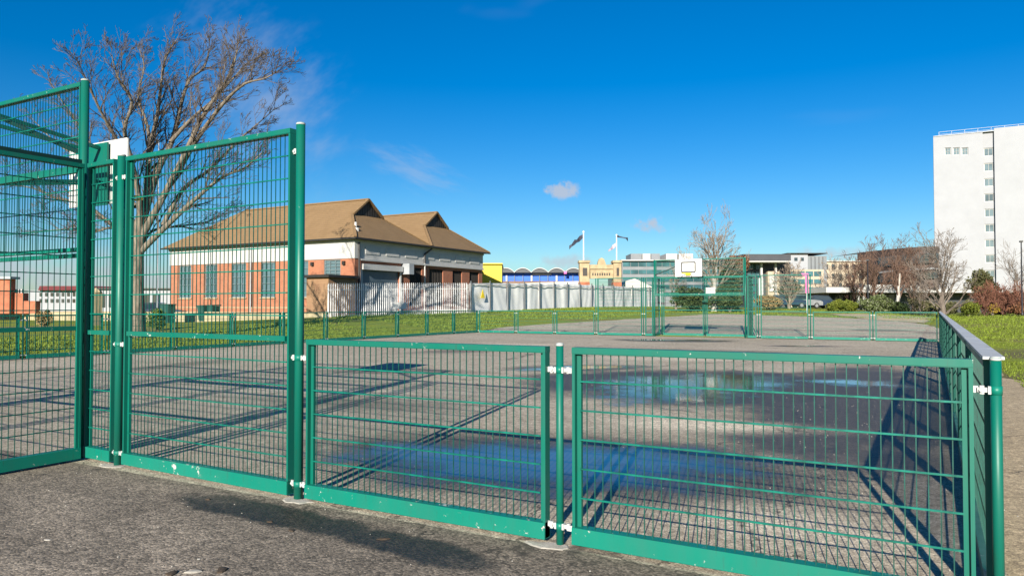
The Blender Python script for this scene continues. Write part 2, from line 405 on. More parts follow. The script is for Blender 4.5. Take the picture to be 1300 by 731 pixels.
def part(mb, name, mat, parent, world=True, smooth=False, kind=None, label=None, fixn=True):
    """a mesh in world coordinates under its thing (or, under a part, in that part's frame)"""
    o = link(mb.mesh(name, mat, smooth, fixn), name, parent, label=label)
    if parent and world and parent.type == 'EMPTY': o.location = -parent.location
    if kind: o['kind'] = kind
    return o
def thing(name, label, cat, loc=(0, 0, 0), group=None):
    o = bpy.data.objects.new(name, None); C.objects.link(o); o.location = loc; o.empty_display_size = .2
    o['label'] = label; o['category'] = cat
    if group: o['group'] = group
    return o
def tag(o, label, cat, group=None):
    o['label'] = label; o['category'] = cat
    if group: o['group'] = group
    return o
ORD = ['nearest', 'second', 'third', 'fourth', 'fifth', 'sixth', 'seventh', 'eighth', 'ninth', 'tenth', 'eleventh', 'twelfth', 'thirteenth', 'fourteenth']

# ------------------------------------------------------------------ terrain
CX0, CX1, CY0, CY1 = -21.3, .25, 4.1, 34.0         # the court
def gz(x, y):
    ys = 34.8 - min(max(-22.5 - x, 0), 14) * .66
    dr = max(y - ys, 0) + (max(x - 3, 0) * .3 if y > 20 else max(x - 3, 0) * .3 * max(y - 10, 0) / 10)
    t = min(dr / 45, 1); s = 1 - (1 - t) ** 2
    w = 1.2 - .62 * min(max((x + 14) / 16, 0), 1)
    return w * s * (1 - .7 * min(max((-38 - x) / 12, 0), 1))
def axis(lo, hi, far):
    a = list(range(lo, hi + 1, 2)); s = 4.
    x = hi
    while x < far: x += s; s *= 1.35; a.append(x)
    x = lo; s = 4.; pre = []
    while x > -far: x -= s; s *= 1.35; pre.append(x)
    return pre[::-1] + a
GX, GY = axis(-70, 40, 3000), axis(-10, 110, 3000)
mb = MB()
for y in GY:
    for x in GX: mb.v.append((x, y, gz(x, y)))
for j in range(len(GY) - 1):
    for i in range(len(GX) - 1):
        a = j * len(GX) + i; mb.f.append((a, a + 1, a + 1 + len(GX), a + len(GX)))
g = link(mb.mesh('ground', 'turf', True), 'ground'); g['kind'] = 'structure'
def sheet(name, poly, mat, off):
    bm = bmesh.new(); bm.faces.new([bm.verts.new((x, y, 0)) for x, y in poly])
    xs = [p[0] for p in poly]; ys = [p[1] for p in poly]
    for x in range(-70, 41, 2):
        if min(xs) < x < max(xs): bmesh.ops.bisect_plane(bm, geom=bm.verts[:] + bm.edges[:] + bm.faces[:], plane_co=(x, 0, 0), plane_no=(1, 0, 0))
    for y in range(-40, 111, 2):
        if min(ys) < y < max(ys): bmesh.ops.bisect_plane(bm, geom=bm.verts[:] + bm.edges[:] + bm.faces[:], plane_co=(0, y, 0), plane_no=(0, 1, 0))
    for v in bm.verts: v.co.z = gz(v.co.x, v.co.y) + off
    bmesh.ops.recalc_face_normals(bm, faces=bm.faces)
    me = bpy.data.meshes.new(name); bm.to_mesh(me); bm.free(); me.materials.append(MATS[mat])
    if me.polygons and me.polygons[0].normal.z < 0: me.flip_normals()
    o = link(me, name); o['kind'] = 'structure'; return o
rng = random.Random(4)
def ragged(pts, step=.5, amp=.12):
    out = []
    for (x0, y0), (x1, y1) in zip(pts[:-1], pts[1:]):
        n = max(1, int(math.hypot(x1 - x0, y1 - y0) / step))
        for k in range(n): out.append((x0 + (x1 - x0) * k / n + rng.uniform(-amp, amp), y0 + (y1 - y0) * k / n + rng.uniform(-amp, amp)))
    return out
edge = ragged([(39, 8.5), (14, 9.5), (6, 10.6), (3.2, 11.8), (1.9, 14.), (1.25, 18), (1.05, 34.6)], .5, .10)
sheet('court', [(-21.9, 4.03), (.33, 4.03), (.33, 34.7), (-21.9, 34.7)], 'asphalt', .006)
sheet('apron', [(-60, -30), (.33, -30), (.33, 4.03), (-60, 4.03)], 'apron_asphalt', .006)
sheet('side_path', [(.33, -30), (39, -30)] + edge + [(1.0, 34.7), (.33, 34.7)], 'side_asphalt', .006)
sheet('path', [(-21.8, 34.72), (.7, 34.72)] + ragged([(.8, 36), (.6, 43), (-.6, 50.), (-3.5, 55), (-13.5, 55.5), (-17.9, 45.5), (-22, 38.5), (-21.8, 34.9)], .8, .2), 'path_asphalt', .016)
sheet('sand_track', ragged([(-3.5, 53.5), (-.5, 50.5), (0, 62), (-4, 68), (-7, 62), (-3.5, 53.5)], .8, .25), 'sand', .030)
def puddle(cx, cy, rx, ry, ang, seed):
    rg = random.Random(seed); n, rings = 48, 8; ph = [rg.uniform(0, 6.28) for _ in range(5)]
    mb = MB(); wet = []
    mb.v.append((cx, cy, .0105)); wet.append(1.)
    for k in range(1, rings + 1):
        for j in range(n):
            a = 2 * math.pi * j / n
            w = 1 + .16 * math.sin(2 * a + ph[0]) + .12 * math.sin(3 * a + ph[1]) + .07 * math.sin(5 * a + ph[2]) + .04 * math.sin(9 * a + ph[3])
            r = k / rings * w; x, y = r * rx * math.cos(a), r * ry * math.sin(a)
            mb.v.append((cx + x * math.cos(ang) - y * math.sin(ang), cy + x * math.sin(ang) + y * math.cos(ang), .0105)); wet.append(1 - k / rings)
    for j in range(n): mb.f.append((0, 1 + j, 1 + (j + 1) % n))
    for k in range(rings - 1):
        for j in range(n): mb.f.append((1 + k * n + j, 1 + (k + 1) * n + j, 1 + (k + 1) * n + (j + 1) % n, 1 + k * n + (j + 1) % n))
    me = mb.mesh('puddle', 'water_film'); a = me.attributes.new('wet', 'FLOAT', 'POINT')
    for i, w in enumerate(wet): a.data[i].value = w
    o = link(me, 'puddle'); o['kind'] = 'structure'; return o
for a in ((-3.2, 6.1, 2.6, 1.7, R(12), 1), (-3.8, 13.4, 2.4, 3.7, R(10), 2), (-7.2, 15.9, 1.9, 1.0, R(48), 3),
          (-9.6, 30.6, 2.9, 1.1, R(12), 4), (-1.3, 15.3, 1.5, .9, R(10), 5), (-4.2, 28.4, 1.2, .45, R(10), 6)): puddle(*a)
# grass blades where the turf is near enough to show them
mb = MB(); rg = random.Random(9)
def in_turf(x, y):
    if y < 34 and x < 1.35 + max(0, (16 - y)) * .35: return False
    return True
for _ in range(60000):
    y = 9 + 40 * rg.random() ** 1.3; x = 1.2 + rg.random() ** 1.2 * (y * .75 + 2)
    if y < 12.2 + 0 * x or not in_turf(x, y): continue
    if math.sin(x * 1.3 + math.sin(y * .9) * 2) + math.sin(y * 1.7 + x * .4) < -.5 and rg.random() < .8: continue
    if 23 < y < 31 and rg.random() < .8: continue
    z = gz(x, y) + .0; a = rg.uniform(0, 6.28); h = rg.uniform(.03, .075); w = rg.uniform(.008, .018); l = rg.uniform(-.03, .03)
    dx, dy = math.cos(a) * w, math.sin(a) * w; i = len(mb.v)
    mb.v += [(x - dx, y - dy, z), (x + dx, y + dy, z), (x + l, y + l * .7, z + h)]; mb.f.append((i, i + 1, i + 2))
for _ in range(26000):
    y = 5 + 29 * rg.random(); x = CX0 - .35 - rg.random() ** 1.5 * 9
    z = gz(x, y); a = rg.uniform(0, 6.28); h = rg.uniform(.04, .12); w = rg.uniform(.012, .03); l = rg.uniform(-.04, .04)
    dx, dy = math.cos(a) * w, math.sin(a) * w; i = len(mb.v)
    mb.v += [(x - dx, y - dy, z), (x + dx, y + dy, z), (x + l, y + l * .7, z + h)]; mb.f.append((i, i + 1, i + 2))
for xa, xb, ya, yb, n in ((1.6, 48, 33, 78, 26000), (-34, -12, 36, 62, 16000), (-36, -22, 8, 46, 16000), (-12, 2, 54, 76, 6000)):
    for _ in range(n):
        x, y = rg.uniform(xa, xb), rg.uniform(ya, yb)
        if -22.3 < x < 1. and y < 40 or (-19 < x < .9 and y < 56): continue
        if math.sin(x * .45 + math.sin(y * .33) * 2) + math.sin(y * .5 + x * .2) < -.8: continue
        z = gz(x, y); a = rg.uniform(0, 6.28); h = rg.uniform(.05, .12); w = rg.uniform(.03, .06); l = rg.uniform(-.05, .05)
        dx, dy = math.cos(a) * w, math.sin(a) * w; i = len(mb.v)
        mb.v += [(x - dx, y - dy, z), (x + dx, y + dy, z), (x + l, y + l * .7, z + h)]; mb.f.append((i, i + 1, i + 2))
o = link(mb.mesh('grass', 'grass_blade'), 'grass'); o['kind'] = 'stuff'
tag(o, 'short green grass on the field beside the court', 'grass')

# ------------------------------------------------------------------ fences of the court
PC = {}
def panel_meshes(w, h, mids=(), z0=.03, hbar=.1, pitch=.172):
    if z0 == 0: hbar = .035
    """rigid mesh panel lying along +x, standing on z: stiles, rails and wires"""
    key = (round(w, 3), h, tuple(mids), z0)
    if key in PC: return PC[key]
    e = h - .012; k_ = h - .04
    q_ = .018
    st = MB().prism([(0, -.019, z0 + .004), (q_, -.019, z0 + .004), (q_, -.019, k_), (w - q_, -.019, k_), (w - q_, -.019, z0 + .004), (w, -.019, z0 + .004), (w, -.019, e), (0, -.019, e)], (0, .062, 0))
    cs = MB().box((.0195, .012, z0 + hbar), (.046, .036, h - .043))
    top = MB().box((-.001, -.022, h - .036), (w + .001, .046, h))
    bot = MB().box((.0, -.030, z0), (w, .046, z0 + hbar)); bot.v = [(x, y - .0, z) for x, y, z in bot.v]
    rails = [MB().box((.042, -.021, m - .02), (w - .042, .021, m + .02)) for m in mids]
    vw = MB(); n = int((w - .12) / .05); 
    for k in range(n):
        x = .06 + (w - .12) * (k + .5) / n
        vw.bar((x, .008, z0 + hbar), (x, .008, h - .03), .0053, .0053, (1, 0, 0))
    hw = MB(); lv = [z0 + hbar] + list(mids) + [h - .03]
    for a, b in zip(lv[:-1], lv[1:]):
        m = max(1, round((b - a) / pitch))
        for k in range(1, m):
            z = a + (b - a) * k / m
            hw.bar((.045, .0, z), (w - .045, .0, z), .0095, .0095)
    r = (st.mesh('panel_frame', 'green_paint', fixn=True), cs.mesh('clamp_strip', 'green_paint'), top.mesh('top_rail', 'green_rail'), bot.mesh('bottom_rail', 'green_worn'),
         [q.mesh('middle_rail', 'green_rail') for q in rails], vw.mesh('vertical_wires', 'wire'), hw.mesh('horizontal_wires', 'wire_thick'))
    PC[key] = r; return r
def panel(root, p, q, h, mids=(), cap=False, z0=.03, name='fence_panel', label=None, zbase=0.):
    p, q = Vector((*p, zbase)), Vector((*q, zbase)); w = (q - p).length; rz = math.atan2(q.y - p.y, q.x - p.x)
    st, cs, top, bot, rails, vw, hw = panel_meshes(w, h, mids, z0)
    f = link(st, name, root, p - root.location, rz, label)
    link(cs, 'clamp_strip', f); link(cs, 'clamp_strip', f, (w - .0655, 0, 0)); link(top, 'top_rail', f); link(bot, 'bottom_rail', f)
    for r in rails: link(r, 'middle_rail', f)
    o = link(vw, 'vertical_wires', f); o['kind'] = 'stuff'
    o = link(hw, 'horizontal_wires', f); o['kind'] = 'stuff'
    if cap:
        k = ('cap', round(w, 3), h)
        if k not in PC: PC[k] = MB().box((-.085, -.036, h + .001), (w + .085, .05, h + .014)).mesh('top_capping', 'capping')
        link(PC[k], 'top_capping', f)
    return f
def post(root, x, y, h, dirs=(), zs=(.12, 1.06), r=.023, foot=True, name='fence_post'):
    k = ('post', h, r)
    if k not in PC:
        PC[k] = (MB().lathe((0, 0, 0), [(r, -.05), (r, h)], 18).mesh('fence_post', 'green_paint', True),
                 MB().lathe((0, 0, 0), [(r + .001, h - .014), (r + .0012, h - .004), (r * .85, h + .003), (r * .3, h + .005)], 18).mesh('post_cap', 'galvanised', True))
    o = link(PC[k][0], name, root, Vector((x, y, 0)) - root.location)
    link(PC[k][1], 'post_cap', o)
    for d in dirs:
        for z in zs:
            kk = ('br', r)
            if kk not in PC:
                b = MB().box((r - .006, -.004, -.011), (.074, .004, .011)).box((r - .004, -.017, -.018), (r + .008, .017, .018))
                b.lathe((.056, 0, -.02), [(.011, 0), (.011, .04)], 8).tube([(.056, -.018, 0), (.056, .018, 0)], .011, 7)
                b.box((.066, -.013, -.016), (.089, -.0225, .016))
                PC[kk] = b.mesh('bracket', 'galvanised')
            link(PC[kk], 'bracket', o, (0, 0, z), d)
    if dirs:
        for z in zs:
            if ('ring', r) not in PC: PC[('ring', r)] = MB().lathe((0, 0, 0), [(r + .0025, -.02), (r + .003, .02)], 18).mesh('clamp_band', 'green_worn', True)
            link(PC[('ring', r)], 'clamp_band', o, (0, 0, z))
    if foot:
        rg = random.Random(int(x * 91 + y * 37)); b = MB(); n = 14
        cx, cy = rg.uniform(-.05, .05), -.045
        ring = [(cx + .15 * (1 + .3 * rg.uniform(-1, 1)) * math.cos(6.2832 * j / n), cy + .075 * (1 + .3 * rg.uniform(-1, 1)) * math.sin(6.2832 * j / n)) for j in range(n)]
        b.v = [(a, c, .004) for a, c in ring] + [(a * .86, cy + (c - cy) * .8, .011) for a, c in ring]
        b.f = [tuple(range(n, 2 * n))] + [(j, (j + 1) % n, n + (j + 1) % n, n + j) for j in range(n)]
        part(b, 'concrete_footing', 'concrete', o)
    return o
LOW, TALL, GOALZ, WING, BAR = 1.2, 2.8, 3.6, 2.78, 1.93
G = .09
PI = math.pi
# right-hand run of the near end (runs from the corner towards the goal)
nr = thing('court_fence', 'green mesh fence nearest the camera, two low panels stepping up to a tall one', 'fence', (-2, CY0, 0))
xs = [.25, -1.98, -4.15, -6.45]; ys_ = [CY0, CY0, CY0, 4.16]; GY0, NXL, NXR = 4.18, -11.30, -7.07
post(nr, xs[0], CY0, LOW + .012, (PI, PI / 2), r=.0235)
post(nr, xs[1], CY0, LOW + .02, (0, PI))
post(nr, xs[2], CY0, TALL + .03, (0, PI), (.12, 1.06), .034)
post(nr, xs[3], ys_[3], TALL + .03, (0, PI), (.12, 1.10), .036)
panel(nr, (xs[1] + G, CY0), (xs[0] - G, CY0), LOW)
panel(nr, (xs[2] + G, CY0), (xs[1] - G, CY0), LOW)
panel(nr, (xs[3] + G, ys_[3]), (xs[2] - G, CY0), TALL, (1.2,))
panel(nr, (NXR + G, GY0), (xs[3] - G, ys_[3]), TALL, (1.2,))
for o in nr.children:                                # brackets at the heads of the tall posts
    if o.name.startswith('fence_post') and o.dimensions.z > 2: pass
for x, ds in ((xs[2], (PI,)), (xs[3], (0, PI))):
    k = PC[('br', .034 if x == xs[2] else .036)]
    for d in ds:
        for po in nr.children:
            if po.name.startswith('fence_post') and abs(po.location.x + nr.location.x - x) < .01: link(k, 'bracket', po, (0, 0, 2.62), d)
# the goals, with basketball backboards over them
def goal(cx, y, out, label, xl, xr):
    """out = -1 or +1: the side (along y) on which the recess lies"""
    t = thing('goal_recess', label, 'goal', (cx, y, 0)); yb = y + out * 1.1
    for x in (xl, xr):
        post(t, x, y, GOALZ + .02, (), (), .037, foot=False, name='goal_post')
        post(t, x, yb, WING + .02, (), (), .034, foot=False, name='goal_post')
        s = 1 if x == xl else -1
        pp, qq = ((x + s * -.10, y + out * .08), (x + s * -.10, yb - out * .06))
        panel(t, pp, qq, WING, (1.24,), name='side_panel')
        m = MB().bar((x, y, WING + .04), (x, yb, WING + .04), .04, .04); part(m, 'side_beam', 'green_shaded', t)
    mid = (xl + xr) / 2
    post(t, mid, yb, WING + .02, (), (), .03, foot=False, name='goal_post')
    for a, b in ((xl, mid), (mid, xr)): panel(t, (a + .07, yb), (b - .07, yb), WING, (1.24, 2.05), name='back_panel')
    for z in (BAR, 2.78): part(MB().bar((xl + .04, y, z), (xr - .04, y, z), .04, .04), 'crossbar', 'green_paint', t)
    f = panel(t, (xl + .05, y), (xr - .05, y), GOALZ - 1.97, (2.78 - 1.97 - .03,), z0=.0, name='upper_panel', zbase=1.97)
    s = -out
    for a in (xl, xr): part(MB().bar((a + (.05 if a == xl else -.05), y + s * .05, 2.90), (mid + (-.25 if a == xl else .25), y + s * .05, GOALZ - .05), .035, .04), 'brace', 'green_shaded', t)
    by = y + s * (1.43 if out < 0 else 1.6)
    bd = MB().box((mid - .60, by - .012, 2.73), (mid + .60, by + .012, 3.50)); bo = part(bd, 'backboard', 'white_board', t)
    fr = MB()
    for a, b in (((-.60, 2.73), (.60, 2.73)), ((-.60, 3.50), (.60, 3.50)), ((-.60, 2.73), (-.60, 3.50)), ((.60, 2.73), (.60, 3.50))):
        fr.bar((mid + a[0], by, a[1]), (mid + b[0], by, b[1]), .02, .02)
    part(fr, 'edge_trim', 'black_paint' if out > 0 else 'white_board', bo)
    sq = MB(); yy = by + s * .016
    for a, b in (((-.30, 2.93), (.30, 2.93)), ((-.30, 3.36), (.30, 3.36)), ((-.30, 2.93), (-.30, 3.36)), ((.30, 2.93), (.30, 3.36))):
        sq.bar((mid + a[0], yy, a[1]), (mid + b[0], yy, b[1]), .05, .006, (0, 1, 0))
    part(sq, 'target_square', 'black_paint', bo)
    pl = MB().box((mid - .16, by - s * .05 - .012, 2.70), (mid + .28, by - s * .05 + .012, 3.48)); part(pl, 'mounting_plate', 'green_paint', bo)
    ho = MB(); n = 20; c = Vector((mid, by + s * .34, 2.86))
    ho.tube([c + Vector((math.cos(k / n * 2 * PI), math.sin(k / n * 2 * PI), 0)) * .225 for k in range(n + 1)], .016, 7, False)
    ho.box((mid - .10, by + s * .07 - .05, 2.79), (mid + .10, by + s * .07 + .05, 2.89))
    part(ho, 'hoop', 'yellow_paint', bo)
    for dx in (-.22, .22):
        part(MB().bar((mid + dx, y, 2.80), (mid + dx * .6, by - s * .08, 3.0), .04, .04), 'strut', 'green_paint', t)
        part(MB().bar((mid + dx, y, GOALZ - .03), (mid + dx * .6, by - s * .08, 3.42), .04, .04), 'strut', 'green_paint', t)
    if out > 0: part(MB().box((mid + .05, yb - .04, 1.98), (mid + .50, yb - .025, 2.3)), 'notice', 'white_board', t)
    return t
XL, XR = -11.45, -7.26
ng = goal((NXL + NXR) / 2, GY0, -1, 'tall green goal recess at the left edge with white backboard seen from behind', NXL, NXR)
# left-hand run of the near end (throws its shadow across the court)
nl = thing('court_fence', 'green mesh fence beyond the left edge whose long shadows cross the court', 'fence', (-15, CY0, 0))
lx = [-11.99, -14.5, -16.75, -19.0]
for i, x in enumerate(lx): post(nl, x, CY0, (TALL if i < 2 else LOW) + .02, (0, PI))
panel(nl, (lx[0] + G, CY0), (NXL - G, CY0), TALL, (1.2,)); panel(nl, (lx[1] + G, CY0), (lx[0] - G, CY0), TALL, (1.2,))
for a, b in ((lx[2], lx[1]), (lx[3], lx[2]), (CX0, lx[3])): panel(nl, (a + G, CY0), (b - G, CY0), LOW)
# side fences
for x, nm, cp in ((CX1, 'low green mesh fence with pale capping running away along the right side', True),
                  (CX0, 'low green mesh fence along the far left side before the grass', False)):
    t = thing('court_fence', nm, 'fence', (x, 19, 0)); n = 13; L = (CY1 - CY0) / n
    for k in range(n):
        panel(t, (x, CY0 + L * k + G), (x, CY0 + L * (k + 1) - G), LOW, cap=cp)
        if k or x < -1: post(t, x, CY0 + L * k, LOW + (.0 if cp else .02), (PI / 2, -PI / 2), foot=False)
# far end
fl = thing('court_fence', 'green mesh fence at the far end, left of the far goal', 'fence', (-16, CY1, 0))
fx = [CX0, -18.95, -16.7, -14.45, -12.0]
for i, x in enumerate(fx): post(fl, x, CY1, (LOW if i < 3 else TALL) + .02, (0, PI) if i else (0,))
for a, b in zip(fx[:3], fx[1:4]): panel(fl, (a + G, CY1), (b - G, CY1), LOW)
panel(fl, (fx[3] + G, CY1), (fx[4] - G, CY1), TALL, (1.2,)); panel(fl, (fx[4] + G, CY1), (XL - G, CY1), TALL, (1.2,))
fg = goal((XL + XR) / 2, CY1, 1, 'green goal recess at the far end with white backboard and yellow hoop', XL, XR)
fr_ = thing('court_fence', 'green mesh fence at the far end, right of the far goal', 'fence', (-4, CY1, 0))
fx = [-6.70, -4.55, -2.15, CX1]
for i, x in enumerate(fx): post(fr_, x, CY1, (TALL if i < 2 else LOW) + .02, (0, PI) if i < 3 else (PI,))
panel(fr_, (XR + G, CY1), (fx[0] - G, CY1), TALL, (1.2,)); panel(fr_, (fx[0] + G, CY1), (fx[1] - G, CY1), TALL, (1.2,))
panel(fr_, (fx[1] + G, CY1), (fx[2] - G, CY1), LOW); panel(fr_, (fx[2] + G, CY1), (fx[3] - G, CY1), LOW)

# bits lying on the tarmac
rg = random.Random(21)
def crumb(x, y, s, mat, name, label, cat, flat=.5):
    mb = MB(); n = 7; h = s * flat
    r1 = [rg.uniform(.7, 1.2) for _ in range(n)]; an = rg.uniform(0, 6.28); ex = rg.uniform(1., 2.2)
    def ringp(k, z):
        out = []
        for j in range(n):
            a = 6.2832 * j / n; px, py = s * k * r1[j] * math.cos(a) * ex, s * k * r1[j] * math.sin(a)
            out.append((px * math.cos(an) - py * math.sin(an), px * math.sin(an) + py * math.cos(an), z))
        return out
    mb.v = ringp(1, 0) + ringp(.9, h * .6) + ringp(.45, h)
    for q in (0, n): mb.f += [(q + j, q + (j + 1) % n, q + n + (j + 1) % n, q + n + j) for j in range(n)]
    mb.f.append(tuple(2 * n + j for j in range(n)))
    o = link(mb.mesh(name, mat), name, None, (x, y, .006)); tag(o, label, cat); return o
for u, v, s, lab in ((345, 661, .018, 'dark twig scrap on tarmac left of the damp stain'), (267, 633, .022, 'dark leaf scrap on tarmac at the stain tip'),
                     (487, 683, .020, 'dark leaf scrap on tarmac below the middle low panel'), (222, 726, .030, 'dark rag of leaf at the bottom edge of the tarmac'),
                     (285, 722, .03, 'long dark leaf at the bottom edge, right of the pale scrap'), (372, 672, .018, 'small brown scrap right of the dark twig')):
    d = H * F / (v - HZ); p = P(u, v, d); crumb(p.x, p.y, s, 'debris', 'leaf_scrap', lab, 'debris', .35)
for u, v, s, lab in ((250, 724, .026, 'pale paper scrap at the bottom edge of the tarmac'), (65, 684, .013, 'small pale pebble on the tarmac at lower left'),
                     (256, 708, .011, 'small pale pebble above the paper scrap')):
    d = H * F / (v - HZ); p = P(u, v, d); crumb(p.x, p.y, s, 'litter', 'pale_scrap', lab, 'litter', .4)
mb = MB()
for _ in range(1300):
    y = rg.uniform(2.2, 14); x = rg.uniform(-8.5, 1.5); s = rg.uniform(.002, .006) * (1 + y * .03); i = len(mb.v)
    for j in range(4): mb.v.append((x + s * math.cos(j * 1.57 + s * 900), y + s * math.sin(j * 1.57 + s * 900) * rg.uniform(.6, 1.2), .006))
    mb.v.append((x, y, .006 + s)); mb.f += [(i, i + 1, i + 4), (i + 1, i + 2, i + 4), (i + 2, i + 3, i + 4), (i + 3, i, i + 4)]
o = link(mb.mesh('grit', 'litter'), 'grit'); o['kind'] = 'stuff'; tag(o, 'loose pale grit scattered over the tarmac', 'grit')

# ------------------------------------------------------------------ walls with real openings
def wall(root, org, ux, width, height, nx, openings, mat, name='wall', depth=.25):
    """org = lower corner, ux = unit vector along, nx = outward normal; openings (x0,x1,z0,z1)"""
    org, ux, nx = Vector(org), Vector(ux), Vector(nx); up = Vector((0, 0, 1)); mb = MB()
    gx = sorted({0, width, *[o[0] for o in openings], *[o[1] for o in openings]})
    gzs = sorted({0, height, *[o[2] for o in openings], *[o[3] for o in openings]})
    pt = lambda x, z, dd=0.: org + ux * x + up * z - nx * dd
    for x0, x1 in zip(gx[:-1], gx[1:]):
        for z0, z1 in zip(gzs[:-1], gzs[1:]):
            xm, zm = (x0 + x1) / 2, (z0 + z1) / 2
            if any(o[0] < xm < o[1] and o[2] < zm < o[3] for o in openings): continue
            mb.quad(pt(x0, z0), pt(x1, z0), pt(x1, z1), pt(x0, z1))
    for x0, x1, z0, z1 in openings:
        for a, b in (((x0, z0), (x1, z0)), ((x1, z0), (x1, z1)), ((x1, z1), (x0, z1)), ((x0, z1), (x0, z0))):
            mb.quad(pt(*a), pt(*b), pt(*b, depth), pt(*a, depth))
    return part(mb, name, mat, root, fixn=False)
def window(root, org, ux, nx, o, frame_mat, pane_mat, bars=(1, 2), depth=.2, fw=.07, sill=True, name='window'):
    org, ux, nx = Vector(org), Vector(ux), Vector(nx); up = Vector((0, 0, 1)); x0, x1, z0, z1 = o
    pt = lambda x, z, dd=0.: org + ux * x + up * z - nx * dd
    f = MB()
    def b(a, c, w): f.bar(pt(*a, depth - .06), pt(*c, depth - .06), w, .06, nx)
    b((x0, z0 + fw / 2), (x1, z0 + fw / 2), fw); b((x0, z1 - fw / 2), (x1, z1 - fw / 2), fw)
    b((x0 + fw / 2, z0 + fw), (x0 + fw / 2, z1 - fw), fw); b((x1 - fw / 2, z0 + fw), (x1 - fw / 2, z1 - fw), fw)
    nxb, nzb = bars
    for k in range(1, nxb + 1): b((x0 + (x1 - x0) * k / (nxb + 1), z0 + fw), (x0 + (x1 - x0) * k / (nxb + 1), z1 - fw), .05)
    for k in range(1, nzb + 1): b((x0 + fw, z0 + (z1 - z0) * k / (nzb + 1)), (x1 - fw, z0 + (z1 - z0) * k / (nzb + 1)), .045)
    w = part(f, name, frame_mat, root)
    def sub(mb, nm, mt):
        s_ = part(mb, nm, mt, w, fixn=False); return s_
    g_ = MB(); g_.quad(pt(x0, z0, depth), pt(x1, z0, depth), pt(x1, z1, depth), pt(x0, z1, depth)); sub(g_, 'pane', pane_mat)
    if sill:
        s_ = MB().bar(pt(x0 - .1, z0 - .06, -.05), pt(x1 + .1, z0 - .06, -.05), .12, .1, up); part(s_, 'sill', 'cream_stone', w)
    return w
# ------------------------------------------------------------------ brick hall with the two hipped roofs
BX0, BX1, BY0, BY1, BZ, EV = -61.4, -39.2, 44.5, 63.4, .2, 6.75
bh = thing('brick_hall', 'red brick hall with white upper band and two brown hipped roofs', 'building', ((BX0 + BX1) / 2, (BY0 + BY1) / 2, BZ))
def south_x(u): l = (u - 650) / F; return (-math.sin(YAW) + math.cos(YAW) * l) / (math.cos(YAW) + math.sin(YAW) * l) * BY0
def east_y(u): l = (u - 650) / F; return (math.cos(YAW) + math.sin(YAW) * l) / (-math.sin(YAW) + math.cos(YAW) * l) * BX1
ops = []
for a, b in ((227, 242.5), (260, 275.5), (293.5, 312), (331, 349.5), (371, 391)):
    ops.append((south_x(a) - BX0, south_x(b) - BX0, 2.15 - BZ, 5.1 - BZ))
ops.append((south_x(411) - BX0, south_x(432) - BX0, 3.75 - BZ, 5.1 - BZ))
SO = (BX0, BY0, BZ)
wall(bh, SO, (1, 0, 0), BX1 - BX0, 5.15 - BZ, (0, -1, 0), ops, 'brick_x')
for o_ in ops: window(bh, SO, (1, 0, 0), (0, -1, 0), o_, 'window_steel', 'pane_blue', (2, 4), .16, .09)
part(MB().box((BX0 - .05, BY0 - .07, 5.15), (BX1 + .05, BY1 + .05, EV - .12)), 'upper_band', 'white_paint', bh)
part(MB().box((BX0 - .12, BY0 - .16, EV - .30), (BX1 + .12, BY1 + .12, EV - .12)), 'cornice', 'white_paint', bh)
part(MB().box((BX0, BY0 + .26, BZ), (BX0 + .3, BY1, 5.15)), 'wall', 'brick_y', bh)
part(MB().box((BX0, BY1 - .3, BZ), (BX1 - .3, BY1, 5.14)), 'wall', 'brick_x', bh)
part(MB().box((BX0 - .05, BY0 - .12, .1), (BX1, BY0 - .005, 1.25)), 'plinth', 'brick_x', bh)
part(MB().box((BX0 - .05, BY0 - .14, 1.25), (BX1, BY0 - .005, 1.33)), 'plinth_course', 'cream_stone', bh)
EO = (BX1, BY0, BZ)
ey = [east_y(u) - BY0 for u in (459, 507, 520, 535.5, 545, 562.5, 574.5, 586.5, 596, 608)]
eops = [(ey[0], ey[1], 0, 4.55 - BZ)] + [(ey[k], ey[k + 1], 1.2, 4.75 - BZ) for k in (2, 4, 6, 8)]
wall(bh, EO, (0, 1, 0), BY1 - BY0, 5.15 - BZ, (1, 0, 0), eops, 'brick_y')
sh = MB(); y0, y1 = BY0 + eops[0][0], BY0 + eops[0][1]; z = BZ
while z < 4.5:
    sh.box((BX1 - .2, y0, z), (BX1 - .15, y1, z + .085)); sh.box((BX1 - .2, y0, z + .085), (BX1 - .165, y1, z + .1)); z += .1
part(sh, 'roller_shutter', 'shutter_blue', bh)
part(MB().box((BX1 + .004, y0 - .12, 4.3), (BX1 + .30, y1 + .12, 4.75)), 'shutter_box', 'white_paint', bh)
for yy in (y0 - .08, y1 + .08): part(MB().box((BX1 + .004, yy - .08, BZ), (BX1 + .1, yy + .08, 4.3)), 'shutter_guide', 'white_paint', bh)
for o_ in eops[1:]:
    lv = MB(); a, b = BY0 + o_[0], BY0 + o_[1]; n = 9
    lv.box((BX1 - .22, a, BZ + o_[2]), (BX1 - .18, b, BZ + o_[3]))
    for k in range(n + 1): yy = a + (b - a) * k / n; lv.box((BX1 - .18, yy - .02, BZ + o_[2]), (BX1 - .10, yy + .02, BZ + o_[3]))
    part(lv, 'louvre', 'dark_louvre', bh)
part(MB().box((BX1 + .052, BY0 + .5, 5.0), (BX1 + .22, BY1, 5.14)), 'ledge', 'white_paint', bh)
for k in range(7):
    a = BY0 + 1.2 + k * 2.55
    part(MB().box((BX1 + .053, a, 5.55), (BX1 + .10, a + 1.7, 6.1)), 'band_panel', 'white_paint', bh)
ly = BY0 + ey[1] + .55
part(MB().box((BX1 + .05, ly - .3, 4.1), (BX1 + .85, ly + .35, 5.0)), 'extract_box', 'steel_grey', bh)
